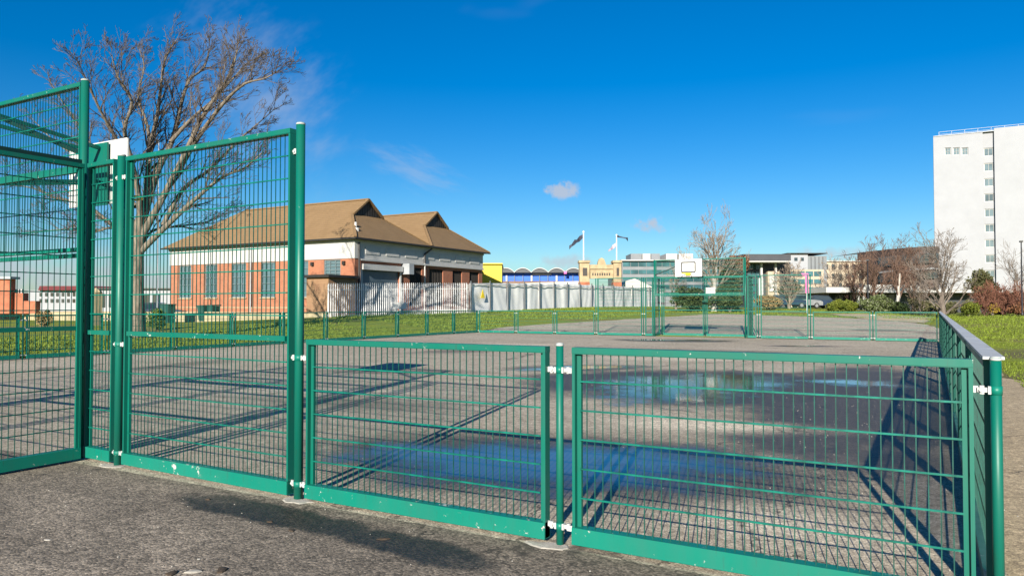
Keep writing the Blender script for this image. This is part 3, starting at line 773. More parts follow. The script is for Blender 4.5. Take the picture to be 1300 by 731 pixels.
part(MB().tube([(BX1 + .16, BY0 + .35, 6.4), (BX1 + .16, BY0 + .35, .3)], .07, 8), 'downpipe', 'black_pole', bh)
dy = BY0 + 9.0
part(MB().tube([(BX1 + .5, dy + .6, 6.5), (BX1 + .16, dy, 6.0), (BX1 + .16, dy, 5.2)], .09, 8), 'downpipe', 'black_pole', bh)
part(MB().tube([(BX1 + .16, dy, 5.2), (BX1 + .16, dy, .3)], .06, 8), 'downpipe', 'white_paint', bh)
part(MB().tube([(south_x(320), BY0 - .17, 6.4), (south_x(320), BY0 - .17, .3)], .06, 8), 'downpipe', 'steel_grey', bh)
for u in (397, 437):
    x = south_x(u); part(MB().box((x - .12, BY0 - .18, 4.65), (x + .12, BY0 - .004, 4.95)), 'wall_lamp', 'dark_trim', bh)
# roofs
OH = .55; ymid = (BY0 + BY1) / 2; RZ = 10.45; x0, x1 = BX0 - OH, BX1 + OH; ye0, ye1 = BY0 - OH, BY1 + OH
rw = MB(); gab = []
for ya, yb in ((ye0, ymid), (ymid, ye1)):
    yc = (ya + yb) / 2; rx0 = x0 + (yb - ya) / 2; hf = (yb - ya) / 2; gzv = 9.05; k = (gzv - EV) / (RZ - EV); gx = x1 - hf * k
    A, B_, C_, D_ = (x0, ya, EV), (x1, ya, EV), (x1, yb, EV), (x0, yb, EV); R0 = (rx0, yc, RZ); R1 = (gx, yc, RZ)
    g0, g1 = (gx, ya + hf * k, gzv), (gx, yb - hf * k, gzv)
    rw.quad(A, B_, g0, R1, R0); rw.quad(C_, D_, R0, R1, g1); rw.quad(D_, A, R0); rw.quad(B_, C_, g1, g0)
    gab.append((g0, g1, R1))
ro = part(rw, 'roof', 'roof_tile', bh, fixn=False)
for g0, g1, R1 in gab:
    v_ = MB(); gx = g0[0] + .02; n = 12
    for k in range(n):
        ya = g0[1] + (g1[1] - g0[1]) * k / n; yb = g0[1] + (g1[1] - g0[1]) * (k + .72) / n
        zf = lambda y: g0[2] + (R1[2] - g0[2]) * (1 - abs(y - R1[1]) / (g1[1] - R1[1]))
        v_.quad((gx + .05, ya, g0[2]), (gx + .05, yb, g0[2]), (gx + .05, yb, max(zf(yb), g0[2] + .01)), (gx + .05, ya, max(zf(ya), g0[2] + .01)))
    v_.quad((gx, g0[1], g0[2]), (gx, g1[1], g1[2]), (gx, R1[1], R1[2]))
    part(v_, 'gable_louvre', 'dark_louvre', ro, fixn=False)
    b_ = MB(); off = Vector((.12, 0, 0))
    for q in (g0, g1): b_.bar(Vector(q) + off, Vector(R1) + off, .3, .14)
    part(b_, 'bargeboard', 'roof_tile', ro)
    part(MB().bar(Vector((BX0 + 4.9, R1[1], RZ + .03)), Vector((R1[0] + .2, R1[1], RZ + .03)), .26, .12), 'ridge', 'roof_tile', ro)
for q, e in ((gab[0][0], (x1, ye0, EV)), (gab[1][1], (x1, ye1, EV)), (gab[1][0], (x1, ymid, EV)), (gab[0][1], (x1, ymid, EV))):
    part(MB().bar(Vector(q) + Vector((0, 0, .04)), Vector(e) + Vector((0, 0, .04)), .22, .08), 'hip_tiles', 'roof_tile', ro)
gt = MB().box((x0 - .06, ye0 - .09, EV - .14), (x1 + .10, ye0 + .06, EV - .01)).box((x1 - .05, ye0 + .06, EV - .14), (x1 + .10, ye1, EV - .01))
part(gt, 'gutter', 'dark_trim', ro)
part(MB().box((x0, ye0 + .1, EV - .11), (x1 - .05, ye1, EV - .02)), 'soffit', 'dark_trim', ro)
vp = MB().tube([(x1 - 1.3, ye0 + 1.5, 7.4), (x1 - 1.3, ye0 + 1.5, 8.1)], .1, 8).tube([(x1 - .9, ye0 + 1.2, 7.3), (x1 - .9, ye0 + 1.2, 7.6)], .16, 8)
part(vp, 'roof_vent', 'white_paint', ro)
# brick lean-to at the corner
an = thing('brick_leanto', 'small tan brick lean-to with dark flat roof at the corner of the hall', 'outbuilding', (-40, 42.8, .2))
part(MB().box((-41.1, 41.3, .1), (-38.9, 44.32, 3.55)), 'wall', 'brick_tan', an)
part(MB().box((-41.4, 41.0, 3.55), (-38.6, 44.33, 3.75)), 'roof', 'dark_trim', an)
# cream garden wall and bins before the hall
cw = thing('garden_wall', 'low cream rendered wall in front of the brick hall', 'wall', (-50, 38, .5))
pts = [(-36.8, 39.6), (-50, 38.6), (-66, 37.5), (-90, 36.)]
for (xa, ya), (xb, yb) in zip(pts[:-1], pts[1:]):
    z = min(gz(xa, ya), gz(xb, yb))
    part(MB().bar((xa, ya, z + .3), (xb, yb, z + .3), .25, .85), 'wall_panel', 'cream_wall', cw)
    part(MB().bar((xa, ya, z + .76), (xb, yb, z + .76), .34, .07), 'coping', 'cream_stone', cw)
def wheelie(u, d, lab):
    p = P(u, 400, d); z = gz(p.x, p.y); t = thing('wheelie_bin', lab, 'bin', (p.x, p.y, z), 'wheelie bins by the hall')
    mb = MB(); mb.v = [(-.25, -.25, .06), (.25, -.25, .06), (.25, .25, .06), (-.25, .25, .06), (-.36, -.36, 1.2), (.36, -.36, 1.2), (.36, .36, 1.2), (-.36, .36, 1.2)]
    mb.f = [(3, 2, 1, 0), (4, 5, 6, 7), (0, 1, 5, 4), (1, 2, 6, 5), (2, 3, 7, 6), (3, 0, 4, 7)]
    link(mb.mesh('body', 'bin_green'), 'body', t)
    link(MB().prism([(-.38, -.40, 1.2), (.38, -.40, 1.2), (.38, .44, 1.22), (-.38, .44, 1.22)], (0, 0, .08)).mesh('lid', 'bin_green', fixn=True), 'lid', t)
    for s in (-.3, .3): link(MB().tube([(s - .03, .33, .11), (s + .03, .33, .11)], .11, 10).mesh('wheel', 'tyre'), 'wheel', t)
    link(MB().tube([(-.3, .46, 1.16), (.3, .46, 1.16)], .02, 6).mesh('handle', 'tyre'), 'handle', t)
wheelie(259, 58, 'dark green wheelie bin by the hall wall, left of two'); wheelie(271, 58, 'dark green wheelie bin by the hall wall, right of two')
p = P(213, 395, 56); ug = thing('utility_cabinet', 'green metal utility cabinet left of the hall', 'cabinet', (p.x, p.y, gz(p.x, p.y)))
link(MB().box((-.5, -.3, 0), (.5, .3, 1.35)).mesh('body', 'bin_green'), 'body', ug); link(MB().prism([(-.55, -.35, 1.35), (.55, -.35, 1.35), (.55, .35, 1.35), (-.55, .35, 1.35)], (0, 0, .08)).mesh('top', 'bin_green', fixn=True), 'top', ug)
for s in (-.25, .25): link(MB().box((s - .22, -.32, .1), (s + .22, -.303, 1.28)).mesh('door', 'bin_green'), 'door', ug)

# ------------------------------------------------------------------ palisade fence and screened yard fence
A_, B2, C2 = Vector((-36.6, 38.9, 0)), Vector((-31.3, 48.6, 0)), Vector((-29.8, 92, 0))
pf = thing('palisade_fence', 'galvanised steel palisade fence beside the brick hall', 'fence', (-34, 43, .5))
d = (B2 - A_); L = d.length; d.normalize(); rz = math.atan2(d.y, d.x); nvec = Vector((d.y, -d.x, 0))
pale = MB(); w = .034
prof = [(-w, .012), (-w * .5, -.004), (w * .5, -.004), (w, .012)]
for z0_, z1_ in ((.05, 2.32),):
    for (xa, ya), (xb, yb) in zip(prof[:-1], prof[1:]): pale.quad((xa, ya, z0_), (xb, yb, z0_), (xb, yb, z1_), (xa, ya, z1_))
    pale.quad((-w, .012, z1_), (w, .012, z1_), (w * .5, .0, z1_ + .09)); pale.quad((-w, .012, z1_), (w * .5, 0., z1_ + .09), (-w * .5, 0, z1_ + .09))
pm = pale.mesh('pale', 'palisade_steel')
n = int(L / .158)
for k in range(n):
    q = A_ + d * (L * k / n); link(pm, 'pale', pf, Vector((q.x, q.y, gz(q.x, q.y))) - pf.location, rz)
for hh in (.35, 1.95): part(MB().bar(A_ - nvec * .03 + Vector((0, 0, gz(A_.x, A_.y) + hh)), B2 - nvec * .03 + Vector((0, 0, gz(B2.x, B2.y) + hh)), .05, .05), 'rail', 'galvanised', pf)
for k in range(5):
    q = A_ + d * (L * k / 4) - nvec * .1; part(MB().bar((q.x, q.y, gz(q.x, q.y)), (q.x, q.y, gz(q.x, q.y) + 2.3), .06, .1, (1, 0, 0)), 'post', 'galvanised', pf)
q = A_ + d * L * .42 + nvec * .05; part(MB().bar((q.x, q.y, gz(q.x, q.y) + .75), (q.x + d.x * 1.2, q.y + d.y * 1.2, gz(q.x, q.y) + .75), .02, .5), 'notice', 'white_board', pf)
plain('screen_sheet', (.80, .81, .81), .6, var=.10, scale=.7)
sf = thing('screened_fence', 'steel yard fence hung with wrinkled pale grey sheeting', 'fence', (-30, 70, .8))
d2 = C2 - B2; L2 = d2.length; d2.normalize(); n2v = Vector((d2.y, -d2.x, 0)); rg = random.Random(5)
nb = 16
for k in range(nb):
    mb = MB(); nx_, nz_ = 14, 10; ph = [rg.uniform(0, 6.3) for _ in range(4)]; sag = rg.uniform(.0, .04)
    for j in range(nz_ + 1):
        for i in range(nx_ + 1):
            s_ = i / nx_; tt = j / nz_; q = B2 + d2 * (L2 * (k + s_) / nb)
            wv = .03 * math.sin(s_ * (5 + 3 * math.sin(ph[3])) + ph[0] + tt * 5 * math.sin(ph[1])) + .012 * math.sin(s_ * 17 + ph[2] + tt * 9 * math.cos(ph[3]))
            q = q + n2v * (.10 + wv); top_ = 2.35 - sag * math.sin(math.pi * s_)
            mb.v.append((q.x, q.y, gz(q.x, q.y) + .03 + tt * top_))
    for j in range(nz_):
        for i in range(nx_): a = j * (nx_ + 1) + i; mb.f.append((a, a + 1, a + nx_ + 2, a + nx_ + 1))
    part(mb, 'sheet', 'screen_sheet', sf, smooth=True, fixn=False)
for k in range(nb + 1):
    q = B2 + d2 * (L2 * k / nb) + n2v * .24; part(MB().bar((q.x, q.y, gz(q.x, q.y)), (q.x, q.y, gz(q.x, q.y) + 2.55), .08, .08, (1, 0, 0)), 'post', 'dull_steel', sf)
q1, q2 = B2 + n2v * .22, C2 + n2v * .22
part(MB().bar((q1.x, q1.y, gz(q1.x, q1.y) + 2.3), (q2.x, q2.y, gz(q2.x, q2.y) + 2.3), .05, .05), 'rail', 'steel_grey', sf)
q = B2 + d2 * 1.2 + n2v * .32; part(MB().prism([(q.x, q.y, gz(q.x, q.y) + 1.2), (q.x + d2.x * .6, q.y + d2.y * .6, gz(q.x, q.y) + 1.2), (q.x + d2.x * .3, q.y + d2.y * .3, gz(q.x, q.y) + 1.9)], n2v * .02), 'warning_sign', 'yellow_paint', sf)

# ------------------------------------------------------------------ far things behind the yard
def screen_box(root, u0, u1, v0, v1, d, depth, mat, name):   # a block square on to the camera's heading
    a, b = P(u0, v1, d), P(u1, v1, d); zt = P(u0, v0, d).z; zb = a.z
    mb = MB().prism([(a.x, a.y, zb), (b.x, b.y, zb), (b.x, b.y, zt), (a.x, a.y, zt)], FW * depth)
    return part(mb, name, mat, root)
def at(u, d): p = P(u, HZ, d); return Vector((p.x, p.y, gz(p.x, p.y)))
yb_ = thing('yellow_building', 'bright yellow block beside the brick hall', 'building', at(625, 84))
screen_box(yb_, 600, 637, 335.5, 392, 84, 10, 'yellow_clad', 'wall'); screen_box(yb_, 599, 638, 334, 335.4, 83.7, 10.6, 'yellow_clad', 'parapet')
bp = thing('blue_pavilion', 'blue amusement hall with scalloped black roof edge', 'building', at(690, 112))
screen_box(bp, 634, 739, 346, 392, 112, 14, 'blue_clad', 'wall')
screen_box(bp, 633, 740, 345.5, 346.6, 111.2, 1., 'dark_clad', 'fascia')
for k in range(5):
    ua, ub = 631.5 + k * 21.5, 631.5 + (k + 1) * 21.5; n = 10; up_, lo_ = [], []
    for i in range(n + 1):
        u = ua + (ub - ua) * i / n; v = 345.2 - 5.6 * math.sin(math.pi * i / n) ** .8
        up_.append(P(u, v, 110.6)); lo_.append(P(u, v + .9, 110.6))
    mb = MB()
    mb.prism(up_ + lo_[::-1], FW * 15); part(mb, 'roof_vault', 'white_paint', bp)
    mb = MB(); mb.prism([p + FW * .15 for p in lo_] + [P(ub - .4, 346., 110.75), P(ua + .4, 346., 110.75)], FW * 14); part(mb, 'vault_infill', 'dark_clad', bp)
for k in range(9):
    u = 642 + k * 10.6
    screen_box(bp, u, u + (1.1 if k % 3 else 2.2), 349.5, 358, 111.8, .15, 'white_paint' if k % 3 == 0 else 'shutter_blue', 'mullion')
screen_box(bp, 637, 739, 356.8, 366, 110.5, .8, 'brown_wall', 'parapet'); screen_box(bp, 716, 719.5, 344.5, 347.5, 110.2, .15, 'pink_vinyl', 'sign_panel')
screen_box(bp, 676, 700, 347.5, 349.2, 111.7, .2, 'white_paint', 'sign_panel')
def tent(name, lab, u0, u1, pts, d, dep):
    t = thing(name, lab, 'marquee', at((u0 + u1) / 2, d))
    screen_box(t, u0, u1, pts[0][1], 393, d, dep, 'marquee', 'side_wall')
    top = [P(u, v, d - .3) for u, v in pts]; mb = MB(); mb.prism(top, FW * (dep + .6)); part(mb, 'roof', 'marquee', t)
tent('marquee', 'long white marquee roof behind the screened fence, left', 641, 742, [(640, 367), (663, 359.5), (735, 356.8), (743, 367)], 99, 12)
tent('marquee', 'peaked white marquee roof right of the stone gateway', 792, 829, [(791, 365), (794, 357), (806, 353.5), (830, 365)], 99, 12)
gw = thing('stone_gateway', 'cream stone gateway with two pillars and a crest on its lintel', 'gateway', at(763, 95))
for ua, ub in ((736, 748.5), (779, 789)):
    screen_box(gw, ua, ub, 333.5, 358, 95, 1.6, 'cream_stone', 'pillar'); screen_box(gw, ua - .8, ub + .8, 330.5, 333.4, 94.8, 2., 'cream_stone', 'cap')
    screen_box(gw, ua - .3, ub + .3, 358.1, 395, 94.9, 1.8, 'red_brick_far', 'base'); screen_box(gw, ua + 4, ub - 3, 340, 350, 94.93, .06, 'dark_louvre', 'niche')
screen_box(gw, 748.6, 778.9, 341.5, 353.5, 95.5, .8, 'cream_stone', 'lintel'); screen_box(gw, 748.7, 778.8, 336., 341.4, 95.3, 1.2, 'cream_stone', 'cornice')
for k in range(8): screen_box(gw, 752 + k * 3, 753.6 + k * 3, 346.5, 349.8, 95.46, .03, 'dark_louvre', 'carved_letter')
cr = MB(); c = P(764, 332, 95.6)
cr.prism([P(759, 336, 95.4), P(759.5, 332, 95.4), P(761, 328.5, 95.4), P(764, 327, 95.4), P(767, 328.8, 95.4), P(768.5, 332.5, 95.4), P(769.5, 336, 95.4)], FW * .8); part(cr, 'crest', 'cream_stone', gw)
def mast(name, u, d, vt, r, mat, lab, cat, extra=None):
    b = at(u, d); top = P(u, vt, d).z - b.z; t = thing(name, lab, cat, b)
    link(MB().lathe((0, 0, 0), [(r * 1.8, 0), (r * 1.8, .25), (r, .3), (r * .7, top)], 8).mesh('pole', mat, True), 'pole', t)
    link(MB().lathe((0, 0, top), [(r * 1.2, 0), (r * 1.3, r * 1.2), (r * .4, r * 2)], 8).mesh('finial', mat), 'finial', t)
    return t, top
def flag(t, pts, mat, thick=.05):      # a blown cloth strip given as (along view-right, up) pairs
    mb = MB(); rg = random.Random(len(pts))
    for k, (a, b, w) in enumerate(pts):
        for s in (-1, 1):
            q = RT * a + FW * (.25 * math.sin(k * 1.7) + s * .0) + Vector((0, 0, b + s * w / 2)); mb.v.append(tuple(q))
            mb.v.append(tuple(q + FW * thick))
    for k in range(len(pts) - 1):
        i = 4 * k; j = i + 4
        mb.f += [(i, j, j + 2, i + 2), (i + 1, i + 3, j + 3, j + 1), (i, i + 1, j + 1, j), (i + 2, j + 2, j + 3, i + 3)]
    link(mb.mesh('flag', mat, fixn=True), 'flag', t)
t, tp = mast('flagpole', 741, 97, 295, .11, 'pole_paint', 'white flagpole left over the gateway with dark ragged flag', 'flagpole')
flag(t, [(-.1, tp - .5, .5), (-.5, tp - .8, .75), (-.9, tp - 1.15, .4), (-1.2, tp - 1.3, .7), (-1.5, tp - 1.65, .35), (-1.85, tp - 1.95, .5)], 'flag_dark')
t, tp = mast('flagpole', 783, 97, 299, .10, 'pole_paint', 'white flagpole right over the gateway with thin streamers', 'flagpole')
flag(t, [(.0, tp - .0, .45), (.35, tp - .12, .2), (.8, tp - .25, .14), (1.2, tp - .35, .18), (1.5, tp - .5, .5)], 'flag_dark')
flag(t, [(-.1, tp - 1.2, .5), (-.5, tp - 1.5, .55), (-.8, tp - 1.8, .3), (-1.1, tp - 2.0, .25)], 'flag_pale')
mast('lamp_column', 199.5, 60, 178, .06, 'steel_grey', 'tall slim pale mast rising behind the bare tree', 'mast')
# teal glazed offices
tg = thing('glass_offices', 'long teal glazed office block behind the far goal', 'building', at(870, 135))
screen_box(tg, 790, 950, 331, 395, 135, 20, 'grey_clad', 'wall'); screen_box(tg, 789, 951, 329.5, 331, 134.3, 21, 'white_paint', 'roof_edge')
for j in range(5):
    v0 = 333 + j * 9.5
    for k in range(16): screen_box(tg, 791 + k * 10, 800.4 + k * 10, v0, v0 + 5.2, 134.9, .09, 'pane_teal', 'pane')
for a, b in ((801, 815), (816, 826), (827, 838), (846, 860), (862, 880)): screen_box(tg, a, b, 322, 329.4, 138, 6, 'grey_clad' if a % 2 else 'white_paint', 'plant_room')
# entrance block with the big overhanging roof
eb = thing('entrance_block', 'modern block with dark overhanging roof and pale columns', 'building', at(985, 100))
screen_box(eb, 948, 1004, 333, 394, 102, 14, 'dark_clad', 'wall'); screen_box(eb, 944, 1004.5, 322.5, 331, 99, 18, 'dark_clad', 'roof')
screen_box(eb, 943, 1006, 331.1, 332.6, 98.4, 19, 'white_paint', 'roof_edge')
for a, b in ((966, 968.5), (984.5, 986.5)): screen_box(eb, a, b, 332.7, 392, 100.2, .35, 'white_paint', 'column')
screen_box(eb, 975, 990, 344.5, 392, 101, .9, 'tan_clad', 'stair_wall'); screen_box(eb, 977, 985, 350, 370, 100.8, .15, 'white_paint', 'banner'); screen_box(eb, 962, 969, 353, 375, 100.05, .12, 'white_paint', 'banner')
for j in range(6):
    for k in range(3): screen_box(eb, 949.5 + k * 5.2, 954 + k * 5.2, 335 + j * 9.4, 342 + j * 9.4, 101.9, .09, 'pane_teal', 'pane')
screen_box(eb, 990.5, 1046, 342, 394, 103, 12, 'tan_clad', 'wing_wall')
for j in range(4):
    for k in range(5): screen_box(eb, 992 + k * 10.5, 1001 + k * 10.5, 344.5 + j * 10, 350.5 + j * 10, 102.9, .09, 'pane_teal', 'pane')
gb = thing('grey_offices', 'pale grey office block with small square windows behind the entrance block', 'building', at(1040, 128))
screen_box(gb, 1001, 1026, 322, 394, 128, 14, 'white_render', 'wall'); screen_box(gb, 1026.1, 1050, 325, 394, 128.4, 14, 'grey_clad', 'wall')
for k in range(2): screen_box(gb, 1009 + k * 8, 1013 + k * 8, 327, 331, 127.9, .09, 'pane_dark', 'window')
for k in range(4): screen_box(gb, 1030 + k * 5, 1030.6 + k * 5, 326, 360, 128.3, .09, 'dark_clad', 'joint')
screen_box(gb, 1000, 1051, 321, 322, 127.5, 15, 'dark_trim', 'parapet')
pb = thing('pale_terrace', 'long pale low building seen through bare trees', 'building', at(1085, 140))
screen_box(pb, 1045, 1100, 332, 394, 140, 14, 'tan_clad', 'wall'); screen_box(pb, 1044, 1101, 330.6, 332, 139.6, 15, 'white_paint', 'cornice')
for j in range(3):
    for k in range(6): screen_box(pb, 1048 + k * 8.6, 1052 + k * 8.6, 335.5 + j * 12, 342 + j * 12, 139.9, .09, 'pane_dark', 'window')
# curved dark building
cb = thing('curved_building', 'dark brown curved building with ribbon glazing beside the white tower', 'building', at(1140, 150))
n = 16
def curve(i): s = i / n; return 1089 + 104 * s, 150 - 12 * math.sin(s * 1.5)
top_ = lambda s: 321 - 8.5 * math.sin(s * 1.5)
for nm, mt, f0, f1, dd in (('wall', 'brown_clad', 0, 90, 0.), ('glass_band', 'pane_dark', 9, 22, .4), ('sill_band', 'grey_clad', 27, 29.5, .4), ('glass_band', 'pane_dark', 31, 41, .4)):
    mb = MB()
    for i in range(n):
        (ua, da), (ub, db) = curve(i), curve(i + 1); va, vb = top_(i / n), top_((i + 1) / n)
        if mt != 'brown_clad' and i < 4: continue
        mb.quad(P(ua, va + f1, da - dd), P(ub, vb + f1, db - dd), P(ub, vb + f0, db - dd), P(ua, va + f0, da - dd))
        if mt == 'brown_clad': mb.quad(P(ua, va, da), P(ub, vb, db), P(ub, vb, db) + FW * 14, P(ua, va, da) + FW * 14)
        else:
            mb.quad(P(ua, va + f0, da - dd), P(ub, vb + f0, db - dd), P(ub, vb + f0, db), P(ua, va + f0, da))
    part(mb, nm, mt, cb, fixn=False)
# white tower
tw = thing('white_tower', 'tall white rendered tower block with a single column of windows', 'tower block', at(1260, 145))
fa = P(1187.5, 360, 148); ux = Vector((1, 0, 0)); nx = Vector((0, -1, 0))
zb = 0.; z1 = P(1187.5, 173, 148).z
def tx(u):   # distance along the facade of a sight line
    l = (u - 650) / F; dv = FW + RT * l
    # fa + ux*s = k*dv
    det = ux.x * -dv.y + ux.y * dv.x
    return ((-fa.x) * -dv.y - (-fa.y) * -dv.x) / det if abs(det) > 1e-9 else 0
org = Vector((fa.x, fa.y, zb))
def zat(v, s): q = org + ux * s; return H + (HZ - v) / F * q.dot(FW) - zb
so_ = [(tx(a), tx(b), zat(196.5, tx(a)), zat(187, tx(a))) for a, b in ((1202, 1210), (1212.5, 1221), (1223.5, 1232))]
wall(tw, org, ux, tx(1250.5), z1 - zb, nx, so_, 'white_render')
for o_ in so_: window(tw, org, ux, nx, o_, 'white_paint', 'pane_tower', (1, 1), .3, .12, False)
s1, s2 = tx(1250.5), tx(1265); rec = .5
wo_ = []
for k in range(10):
    vt = 187 + 19.45 * k; wo_.append((.15, s2 - s1 - .12, zat(vt + 10.5, s1), zat(vt, s1)))
ob = org + ux * s1 - nx * rec
wall(tw, ob, ux, s2 - s1, z1 - zb, nx, wo_, 'white_render', 'window_bay', .3)
for o_ in wo_: window(tw, ob, ux, nx, o_, 'white_paint', 'pane_tower', (1, 0), .25, .14, False)
o2 = org + ux * s2 + nx * .25
mb = MB(); e = o2 + ux * 26
mb.quad(o2, e, e + Vector((0, 0, z1 + .5)), o2 + Vector((0, 0, z1 + .5))); mb.quad(o2, o2 - nx * .74, o2 - nx * .74 + Vector((0, 0, z1 + .5)), o2 + Vector((0, 0, z1 + .5)))
part(mb, 'wall', 'white_render', tw)
mb = MB(); l0 = org - nx * .01
mb.quad(l0 - nx * 14, l0, l0 + Vector((0, 0, z1)), l0 - nx * 14 + Vector((0, 0, z1))); mb.quad(org + Vector((0, 0, z1)), org + ux * (s2 + 26) + Vector((0, 0, z1)), org + ux * (s2 + 26) - nx * 14 + Vector((0, 0, z1)), org - nx * 14 + Vector((0, 0, z1)))
part(mb, 'side_wall', 'white_render', tw)
rl = MB()
for k in range(18): q = org + ux * (1.0 + k * 2.2) - nx * .8 + Vector((0, 0, z1)); rl.bar(q, q + Vector((0, 0, 1.)), .06, .06)
for hz_ in (.5, 1.): rl.bar(org + ux * 1 - nx * .8 + Vector((0, 0, z1 + hz_)), org + ux * 39 - nx * .8 + Vector((0, 0, z1 + hz_)), .06, .06)
part(rl, 'roof_railing', 'steel_grey', tw)
part(MB().bar(org + Vector((0, 0, z1 + .06)) - nx * .1, org + ux * s2 + Vector((0, 0, z1 + .06)) - nx * .1, .5, .14), 'coping', 'steel_grey', tw)
# flat-roofed pavilion before the tower
fp = thing('flat_pavilion', 'single-storey pavilion with wide white flat roof and dark glazing', 'building', at(1150, 92))
screen_box(fp, 1052, 1330, 371.5, 398, 93, 8, 'dark_clad', 'wall'); screen_box(fp, 1049, 1101, 364.5, 371.4, 90.5, 12, 'white_paint', 'roof')
screen_box(fp, 1101.1, 1168, 361.5, 371.4, 90, 12, 'white_paint', 'roof'); screen_box(fp, 1168.1, 1340, 367.5, 371.4, 90.6, 12, 'white_paint', 'roof')
for k in range(9): screen_box(fp, 1056 + k * 9, 1063.5 + k * 9, 374, 392, 92.9, .09, 'pane_dark', 'pane')
for u in (1088, 1096): screen_box(fp, u, u + 3, 371.5, 395, 91.5, .25, 'white_paint', 'column')
# things at the far left behind the wall
rb = thing('brick_sheds', 'low red brick ruin-like sheds at the far left', 'building', at(20, 66))
screen_box(rb, -40, 12, 354, 398, 66, .8, 'red_brick_far', 'wall'); screen_box(rb, -42, 13, 351, 354, 65.7, 1.3, 'steel_grey', 'roof')
screen_box(rb, 12.1, 30, 372, 398, 66.5, .7, 'red_brick_far', 'wall'); screen_box(rb, 30.1, 46, 382, 398, 65.5, .6, 'red_brick_far', 'wall')
for k in range(4): screen_box(rb, 14 + k * 4, 15.6 + k * 4, 367, 371.9, 66.8, .3, 'white_paint', 'chimney')
wb = thing('white_terrace', 'row of white seafront houses with dark red roofs at far left', 'building', at(75, 105))
screen_box(wb, 36, 120, 368.5, 398, 105, 10, 'white_render', 'wall')
mb = MB(); mb.prism([P(48, 368.4, 104.5), P(121, 368.4, 104.5), P(119, 363, 108), P(50, 363, 108)], FW * 6 + Vector((0, 0, .05))); part(mb, 'roof', 'red_clad', wb)
for k in range(10):
    for j in range(2): screen_box(wb, 50 + k * 7, 53 + k * 7, 371.5 + j * 8, 376 + j * 8, 104.9, .09, 'pane_dark', 'window')
wb2 = thing('white_store', 'long low white store building left of the brick hall', 'building', at(205, 84))
screen_box(wb2, 118, 222, 367, 396, 84, 8, 'white_render', 'wall'); screen_box(wb2, 117, 223, 365.6, 367, 83.6, 9, 'dark_trim', 'roof_edge')
for k in range(6): screen_box(wb2, 124 + k * 14, 133 + k * 14, 373, 390, 83.9, .09, 'pane_dark', 'opening')
for u, h_ in ((122, 371), (112, 372)):
    b = at(u, 52); t = thing('gate_pier', 'cream gate pier behind the low fence, %s' % ('right of two' if u > 120 else 'left of two'), 'pier', b)
    link(MB().box((-.28, -.28, -.1), (.28, .28, P(u, h_, 52).z - b.z)).mesh('shaft', 'cream_wall'), 'shaft', t)
    link(MB().lathe((0, 0, P(u, h_, 52).z - b.z), [(.42, 0), (.42, .08), (.2, .22), (.05, .3)], 4).mesh('cap', 'cream_stone'), 'cap', t)
def car(u, d, ang, mat, lab):
    b = at(u, d); t = thing('parked_car', lab, 'car', b); t.rotation_euler = (0, 0, ang)
    body = [(-2.05, .35), (-2.1, .75), (-1.95, .92), (-1.2, .98), (1.0, .98), (1.85, .86), (2.1, .65), (2.08, .35)]
    def ext(pr, w0, w1, nm, mt, par):
        mb = MB(); mb.prism([(x, -w0 if z < 1. else -w1, z) for x, z in pr], (0, 2 * w0, 0))
        o = link(mb.mesh(nm, mt, fixn=True), nm, par); return o
    bo = ext(body, .85, .85, 'body', mat, t)
    cabn = [(-1.75, .96), (-1.35, 1.42), (-.2, 1.48), (.45, 1.4), (1.1, .96)]
    mb = MB()
    for s, w in ((-1, .0), (1, .0)): pass
    mb.v = [(x, -(.80 if z < 1.2 else .64), z) for x, z in cabn] + [(x, (.80 if z < 1.2 else .64), z) for x, z in cabn]
    mb.f = [(4, 3, 2, 1, 0), (5, 6, 7, 8, 9)] + [(k, k + 1, k + 6, k + 5) for k in range(4)]
    link(mb.mesh('cabin', 'pane_dark', fixn=True), 'cabin', t)
    rf = MB().prism([(-1.32, -.62, 1.45), (-.2, -.62, 1.5), (.42, -.62, 1.43), (.42, -.62, 1.46), (-.2, -.62, 1.54), (-1.32, -.62, 1.48)], (0, 1.24, 0)); link(rf.mesh('roof', mat, fixn=True), 'roof', t)
    for x in (-1.3, 1.3):
        for s in (-1, 1):
            w_ = link(MB().tube([(x, s * .70, .31), (x, s * .88, .31)], .31, 14).mesh('wheel', 'tyre'), 'wheel', t)
            link(MB().tube([(x, s * .88, .31), (x, s * .895, .31)], .19, 10).mesh('rim', 'car_silver'), 'rim', w_)
    for s in (-.6, .6):
        link(MB().box((2.0, s - .16, .62), (2.11, s + .16, .76)).mesh('headlight', 'white_paint'), 'headlight', t)
        link(MB().box((-2.12, s - .16, .68), (-2.03, s + .16, .84)).mesh('tail_light', 'red_clad'), 'tail_light', t)
car(203, 62, YAW + .2, 'car_dark', 'dark blue parked car left of the hall behind the tree')
car(999, 84, YAW + .1, 'car_dark', 'dark parked car in front of the entrance block')
car(1018, 85, YAW + .15, 'car_silver', 'silver parked car beside the dark one near the entrance block')
car(1035, 87, YAW + 3.2, 'car_dark', 'dark parked car rightmost near the entrance block')
for u, d, vt, lab in ((1102, 66, 331, 'tall black lamp post before the white flat roof'), (1297.5, 62, 307, 'tall black lamp post at the right edge before the tower')):
    t, tp = mast('lamp_post', u, d, vt, .06, 'black_pole', lab, 'lamp post')
    link(MB().box((-.12, -.3, tp - .02), (.12, .3, tp + .1)).mesh('lamp_head', 'black_pole'), 'lamp_head', t)
b = at(1024.5, 60); t = thing('banner_post', 'slim post with pink banner behind the far fence', 'banner', b)
link(MB().tube([(0, 0, 0), (0, 0, P(1024, 347, 60).z - b.z)], .05, 8).mesh('pole', 'pole_paint'), 'pole', t)
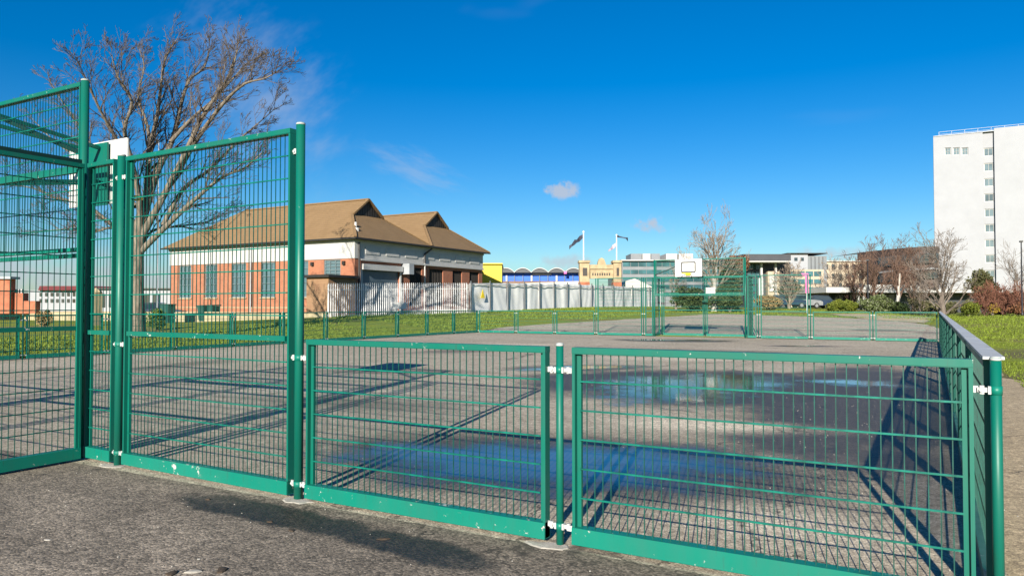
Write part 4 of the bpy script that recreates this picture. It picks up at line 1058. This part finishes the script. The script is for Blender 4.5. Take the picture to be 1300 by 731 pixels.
mb = MB(); q0 = P(1022.2, 372, 60) - b; q1 = P(1026, 372, 60) - b; q2 = P(1026, 347, 60) - b; q3 = P(1017, 347, 60) - b; q4 = P(1018.5, 350, 60) - b; q5 = P(1022.2, 350.5, 60) - b
mb.prism([q - FW * .07 for q in (q0, q1, q2, q3, q4, q5)], FW * .03); link(mb.mesh('banner', 'pink_vinyl', fixn=True), 'banner', t)

# ------------------------------------------------------------------ trees and shrubs
def grow(mb, p, d, L, r, lvl, rg, wind, up, spread=.75, minr=.006, nside=(6, 5, 4, 3, 3), kids=(5, 5, 4, 3), wig=.16):
    n = 5 if lvl < 2 else 4; pts = [p.copy()]; dirs = [d.copy()]; q = p.copy(); dd = d.copy()
    for k in range(n):
        dd = (dd + Vector((rg.gauss(0, wig), rg.gauss(0, wig), rg.gauss(0, wig))) + up + wind).normalized()
        q = q + dd * (L / n); pts.append(q.copy()); dirs.append(dd.copy())
    rad = [max(r * (1 - .72 * k / n), minr) for k in range(n + 1)]
    mb.tube(pts, rad, nside[min(lvl, 4)], False)
    if lvl >= len(kids): return
    nk = kids[lvl] + rg.randint(-1, 1)
    for c in range(nk):
        f = rg.uniform(.25, 1.0); i = min(int(f * n), n - 1); fr = f * n - i
        pp = pts[i].lerp(pts[i + 1], fr); bd = dirs[i + 1]
        ax = bd.orthogonal().normalized(); ax = Matrix.Rotation(rg.uniform(0, 2 * PI), 3, bd) @ ax
        nd = (Matrix.Rotation(rg.uniform(.35, spread), 3, ax) @ bd).normalized()
        grow(mb, pp, nd, L * rg.uniform(.45, .72) * (1.1 - .35 * f), max(rad[i] * .62, minr), lvl + 1, rg, wind, up, spread, minr, nside, kids, wig)
# the big bare tree
TD = 34.
bt = at(176, TD); tree = thing('bare_tree', 'large leafless wind-swept tree behind the tall fence', 'tree', bt)
rg = random.Random(77)
trunk = MB(); tp = [bt + Vector((0, 0, -.1)), P(175, 412, TD), P(174, 370, TD), P(174, 325, TD), P(176, 292, TD), P(180, 262, TD)]
trunk.tube(tp, [.42, .33, .285, .265, .27, .2], 12)
trk = part(trunk, 'trunk', 'bark_grey', tree, smooth=True)
limbs = [
 ([(176, 300), (171, 255), (169, 210), (158, 165), (160, 130), (148, 98), (136, 72)], .20, -1.5),
 ([(178, 285), (186, 232), (190, 190), (196, 150), (200, 112), (207, 76), (222, 48)], .22, .5),
 ([(180, 280), (199, 220), (214, 180), (225, 140), (239, 103), (256, 82), (264, 62)], .22, 1.5),
 ([(176, 306), (209, 246), (234, 192), (258, 145), (278, 108), (290, 82), (297, 62)], .21, -1.),
 ([(222, 222), (252, 170), (282, 130), (310, 108), (332, 98), (346, 90)], .15, -2.0),
 ([(175, 322), (214, 280), (248, 253), (284, 226), (312, 212), (338, 196)], .19, -.6),
 ([(206, 286), (232, 240), (262, 214), (298, 182), (322, 158), (346, 140)], .14, 1.8),
 ([(176, 296), (150, 246), (122, 200), (98, 165), (78, 130), (60, 100)], .15, 1.5),
 ([(168, 225), (146, 180), (124, 140), (108, 105), (96, 80)], .13, -2.4),
 ([(175, 312), (140, 278), (104, 258), (66, 246), (34, 238), (5, 232)], .14, -1.0),
 ([(171, 262), (136, 222), (98, 200), (64, 180), (40, 150)], .13, 2.6),
 ([(188, 206), (178, 160), (176, 120), (180, 84), (172, 56)], .12, 3.0),
 ([(214, 180), (236, 150), (262, 128), (296, 96), (312, 80), (322, 72)], .12, 2.4),
 ([(174, 324), (196, 296), (228, 288), (262, 282), (290, 268)], .11, 2.),
 ([(175, 308), (146, 290), (118, 296), (84, 290), (50, 292)], .11, 1.)]
wind = RT * .035; upv = Vector((0, 0, .05)); limb_mb, twig_mb = MB(), MB()
for pts_, r0, dz in limbs:
    n0 = len(pts_); q = []
    for k, (u, v) in enumerate(pts_):
        f = k / (n0 - 1); w_ = P(u, v, TD + dz * f * 1.5); w_ += Vector((rg.gauss(0, .08), rg.gauss(0, .08), rg.gauss(0, .06))) * (1 if 0 < k else 0); q.append(w_)
    # subdivide smoothly
    qq = []
    for k in range(n0 - 1):
        p0, p1, p2, p3 = q[max(k - 1, 0)], q[k], q[k + 1], q[min(k + 2, n0 - 1)]
        for s_ in (0, .33, .66):
            t2, t3 = s_ * s_, s_ ** 3
            qq.append(.5 * ((2 * p1) + (p2 - p0) * s_ + (2 * p0 - 5 * p1 + 4 * p2 - p3) * t2 + (3 * p1 - p0 - 3 * p2 + p3) * t3))
    qq.append(q[-1]); m_ = len(qq)
    rad = [max(r0 * (1 - .88 * (k / (m_ - 1)) ** .8), .018) for k in range(m_)]
    limb_mb.tube(qq, [x * .85 for x in rad], 8, False)
    for k in range(2, m_):
        f = k / (m_ - 1)
        for _ in range(2 if f > .3 else 1):
            bd = (qq[k] - qq[k - 1]).normalized(); ax = bd.orthogonal().normalized(); ax = Matrix.Rotation(rg.uniform(0, 2 * PI), 3, bd) @ ax
            nd = (Matrix.Rotation(rg.uniform(.35, .85), 3, ax) @ bd + Vector((0, 0, .15))).normalized()
            grow(twig_mb, qq[k], nd, rg.uniform(1.0, 2.1) * (1.15 - .6 * f), max(rad[k] * .42, .017), 1, rg, wind, upv, .75, .0068, (6, 4, 3, 3, 3), (4, 4, 3, 2), .12)
lo = part(limb_mb, 'limbs', 'bark_grey', tree, smooth=True, fixn=False)
o = part(twig_mb, 'crown', 'twig_brown', tree, fixn=False); o['kind'] = 'stuff'
# lesser bare trees
def bare_tree(u, d, vt, spread_px, lab, tm, cm, seed, kids=(7, 5, 4, 3), lean=0., r=.16, minr=.010, forks=5, name='bare_tree', upk=.07, base=.3):
    b = at(u, d); t = thing(name, lab, 'tree', b); rg = random.Random(seed); hgt = P(u, vt, d).z - b.z
    tb = MB(); pts = [b + Vector((0, 0, -.1))]; k = 5; q = b.copy()
    for i in range(1, k + 1): q = b + RT * (lean * i / k * hgt) + Vector((rg.gauss(0, .06), rg.gauss(0, .06), hgt * .62 * i / k)); pts.append(q)
    rad = [r * (1.25 - .95 * i / k) for i in range(k + 1)]; tb.tube(pts, rad, 8, False); part(tb, 'trunk', tm, t, smooth=True, fixn=False)
    cb_ = MB(); sp = spread_px / F * d
    for i in range(forks * 3):
        f = base + (1 - base) * i / (forks * 3 - 1); j = min(int(f * k), k - 1); pp = pts[j].lerp(pts[j + 1], f * k - j)
        a = i * 2.399 + rg.uniform(-.4, .4); tilt = rg.uniform(.45, 1.0) * (1.1 - .5 * f)
        nd = Vector((math.cos(a) * math.sin(tilt), math.sin(a) * math.sin(tilt), math.cos(tilt)))
        grow(cb_, pp, nd, sp * rg.uniform(.55, .95) + hgt * .1, max(r * .4 * (1.1 - .6 * f), minr), 1, rg, RT * .0, Vector((0, 0, upk)), .8, minr, (5, 4, 3, 3, 3), kids, .15)
    o = part(cb_, 'crown', cm, t, fixn=False); o['kind'] = 'stuff'; return t
bare_tree(907, 60, 283, 44, 'pale grey leafless tree behind the far goal', 'bark_birch', 'twig_pale', 3, (5, 5, 4, 3), r=.26)
bare_tree(1139, 68, 316, 34, 'white-stemmed birch before the curved building', 'bark_birch', 'twig_red', 5, (5, 5, 4, 3), r=.2, lean=.03)
bare_tree(1196, 56, 312, 42, 'many-branched leafless tree against the white tower', 'twig_grey', 'twig_grey', 6, (5, 5, 4, 3), r=.2, base=.05, forks=7)
bare_tree(1110, 82, 330, 38, 'reddish leafless tree left of the birch', 'twig_red', 'twig_red', 7, (5, 5, 4, 3), r=.2, base=.1, minr=.014)
bare_tree(1160, 84, 332, 38, 'reddish leafless tree right of the birch', 'twig_red', 'twig_red', 8, (5, 5, 4, 3), r=.2, base=.1, minr=.014)
bare_tree(1083, 90, 334, 30, 'russet leafless tree right of the grey offices', 'twig_red', 'twig_red', 9, (5, 5, 4, 3), r=.18, base=.1, minr=.014)
bare_tree(1060, 95, 331, 24, 'pale leafless tree at the edge of the grey offices', 'twig_pale', 'twig_pale', 10, (5, 5, 4, 3), r=.18, base=.2, minr=.014)
bare_tree(1002, 72, 345, 30, 'pale olive bare-twigged tree before the entrance block', 'twig_pale', 'twig_pale', 11, (5, 5, 4, 3), r=.14, base=.1, minr=.012)
bare_tree(1292, 70, 318, 34, 'thin leafless tree at the right edge before the tower', 'twig_grey', 'twig_grey', 12, (5, 5, 4), r=.14)
bare_tree(858, 66, 338, 20, 'small pale leafless tree left of the far backboard', 'twig_pale', 'twig_pale', 13, (5, 4, 4), r=.1, base=.2)
bare_tree(1168, 60, 370, 24, 'low twiggy leafless shrub left of the branched tree', 'twig_grey', 'twig_pale', 14, (5, 4, 4), r=.06, base=.02, forks=6)
def leaves(mb, c, rad, n, size, rg, lumps=14, hollow=.55):
    c = Vector(c); L = []
    for _ in range(lumps):
        a, z = rg.uniform(0, 2 * PI), rg.uniform(-.9, 1); rr = math.sqrt(max(0, 1 - z * z)); k = rg.uniform(.35, .8)
        L.append((Vector((math.cos(a) * rr * rad[0] * k, math.sin(a) * rr * rad[1] * k, z * rad[2] * k)), rg.uniform(.28, .5)))
    for _ in range(n):
        lc, lr = rg.choice(L); lr *= rg.choice((1, 1, 1, 1.25)); a, z = rg.uniform(0, 2 * PI), rg.uniform(-1, 1); rr = math.sqrt(1 - z * z); k = lr * rg.uniform(hollow, 1.08)
        p = c + lc + Vector((math.cos(a) * rr * rad[0], math.sin(a) * rr * rad[1], z * rad[2])) * k
        if p.z < c.z - rad[2]: p.z = c.z - rad[2] + rg.uniform(0, .1)
        s = size * rg.uniform(.5, 1.3); x = Vector((rg.gauss(0, 1), rg.gauss(0, 1), rg.gauss(0, 1))).normalized(); y = x.orthogonal().normalized(); y = Matrix.Rotation(rg.uniform(0, 6.28), 3, x) @ y; w = x.cross(y)
        mb.quad(p - y * s, p + w * s * .5, p + y * s, p - w * s * .5)
def bush(u0, u1, vt, d, lab, mat, seed, n=3500, size=.12, name='shrub', depth=None, stems=True, vb=None, cat='shrub'):
    b = at((u0 + u1) / 2, d); t = thing(name, lab, cat, b); rg = random.Random(seed); zt = P(u0, vt, d).z - b.z
    zb_ = 0 if vb is None else P(u0, vb, d).z - b.z
    hw = (u1 - u0) / 2 / F * d; h2 = (zt - zb_) / 2
    mb = MB(); leaves(mb, b + Vector((0, 0, zb_ + h2)), (hw, depth or hw, h2), n, size, rg, 18)
    o = part(mb, 'foliage', mat, t, fixn=False); o['kind'] = 'stuff'
    st = MB()
    for _ in range(6): a = rg.uniform(0, 6.28); st.tube([b + Vector((0, 0, -.05)), b + Vector((math.cos(a) * hw * .3, math.sin(a) * hw * .3, zb_ + h2 * .8)), b + Vector((math.cos(a) * hw * .55, math.sin(a) * hw * .55, zb_ + h2 * 1.4))], [.06, .04, .015], 5, False)
    part(st, 'stems', 'twig_grey', t, fixn=False)
    return t
bush(853, 903, 365, 60, 'dense dark evergreen shrub behind the far goal', 'leaf_dark', 31, 6000, .13)
bush(912, 942, 332, 62, 'tall green and rusty tree right of the pale leafless tree', 'leaf_olive', 32, 5000, .13, 'leafy_tree', cat='tree')
bush(922, 952, 324, 66, 'rust-brown leafy tree crown behind the far goal post', 'leaf_rust', 33, 4500, .14, 'leafy_tree', vb=352, cat='tree')
bush(908, 945, 362, 58, 'dark green shrub at the foot of the rusty tree', 'leaf_dark', 34, 4000, .12)
bush(958, 992, 375, 66, 'straw-brown shrub before the entrance block', 'leaf_straw', 35, 3500, .11)
bush(984, 1020, 352, 74, 'olive tree crown before the glazed wing', 'leaf_olive', 36, 900, .12, 'leafy_tree', vb=380, cat='tree')
bush(1050, 1074, 380, 66, 'clipped lime green hedge, left piece before the pavilion', 'leaf_lime', 37, 3500, .11, 'hedge', cat='hedge')
bush(1068, 1090, 380, 66.5, 'clipped lime green hedge, right piece before the pavilion', 'leaf_lime', 38, 3500, .11, 'hedge', cat='hedge')
bush(1090, 1138, 375, 65, 'rounded green shrub with pale flowers before the pavilion', 'leaf_flower', 39, 5500, .11)
bush(1150, 1185, 378, 68, 'dull olive shrub under the birch', 'leaf_olive', 40, 3500, .11)
bush(1183, 1216, 383, 66, 'dark brown-green shrub at the end of the right fence', 'leaf_olive', 41, 3200, .11)
bush(1216, 1242, 381, 63, 'bright green shrub before the tower', 'leaf_lime', 42, 3000, .10)
bare_tree(1250, 64, 373, 22, 'red-brown twiggy shrub right of the bright green one', 'twig_red', 'twig_russet', 61, (5, 5, 4), r=.05, base=.02, forks=9, name='shrub', minr=.012)
bare_tree(1272, 66, 371, 22, 'red-brown twiggy shrub behind the small yellow-flowered one', 'twig_red', 'twig_russet', 62, (5, 5, 4), r=.05, base=.02, forks=9, name='shrub', minr=.012)
bare_tree(1293, 65, 372, 22, 'red-brown twiggy shrub at the right edge', 'twig_red', 'twig_russet', 63, (5, 5, 4), r=.05, base=.02, forks=9, name='shrub', minr=.012)
bush(1230, 1312, 379, 70, 'dark brown hedge behind the red-brown shrubs', 'leaf_redbrown', 43, 5200, .11, 'hedge', depth=1.5, cat='hedge')
bush(1252, 1268, 384, 64, 'small yellow-flowered shrub among the red-brown ones', 'leaf_yellow', 45, 420, .09)
bush(1282, 1310, 382, 64, 'low orange-brown shrub at the far right edge', 'leaf_rust', 46, 2600, .10)
bush(1232, 1268, 344, 74, 'olive green evergreen oak crown before the tower', 'leaf_olive', 47, 3600, .14, 'evergreen_oak', vb=378, cat='tree')
bush(1128, 1156, 382, 66, 'low dark shrub at the birch foot', 'leaf_dark', 48, 2500, .10)
bush(48, 66, 392, 47, 'ochre garden shrub before the cream wall', 'leaf_straw', 49, 1500, .08)
bush(186, 214, 392, 42, 'low green weeds beside the bare tree', 'leaf_mid', 50, 1800, .08)
# ivy at the foot of the yard fence and rough grass on the bank
mb = MB(); rg = random.Random(3)
for _ in range(9000):
    f = rg.random(); q = (B2.lerp(C2, f) if rg.random() < .75 else A_.lerp(B2, f)); q = q + Vector((rg.uniform(.3, 1.6), rg.uniform(-.5, .3), 0)); z = gz(q.x, q.y)
    h = rg.uniform(.06, .2); a = rg.uniform(0, 6.28); w_ = .035; mb.quad((q.x - w_ * math.cos(a), q.y - w_ * math.sin(a), z), (q.x + w_ * math.cos(a), q.y + w_ * math.sin(a), z), (q.x + rg.uniform(-.1, .1), q.y, z + h))
o = link(mb.mesh('rough_grass', 'grass_blade'), 'rough_grass'); o['kind'] = 'stuff'; tag(o, 'rough tufted grass along the foot of the yard fence', 'grass')
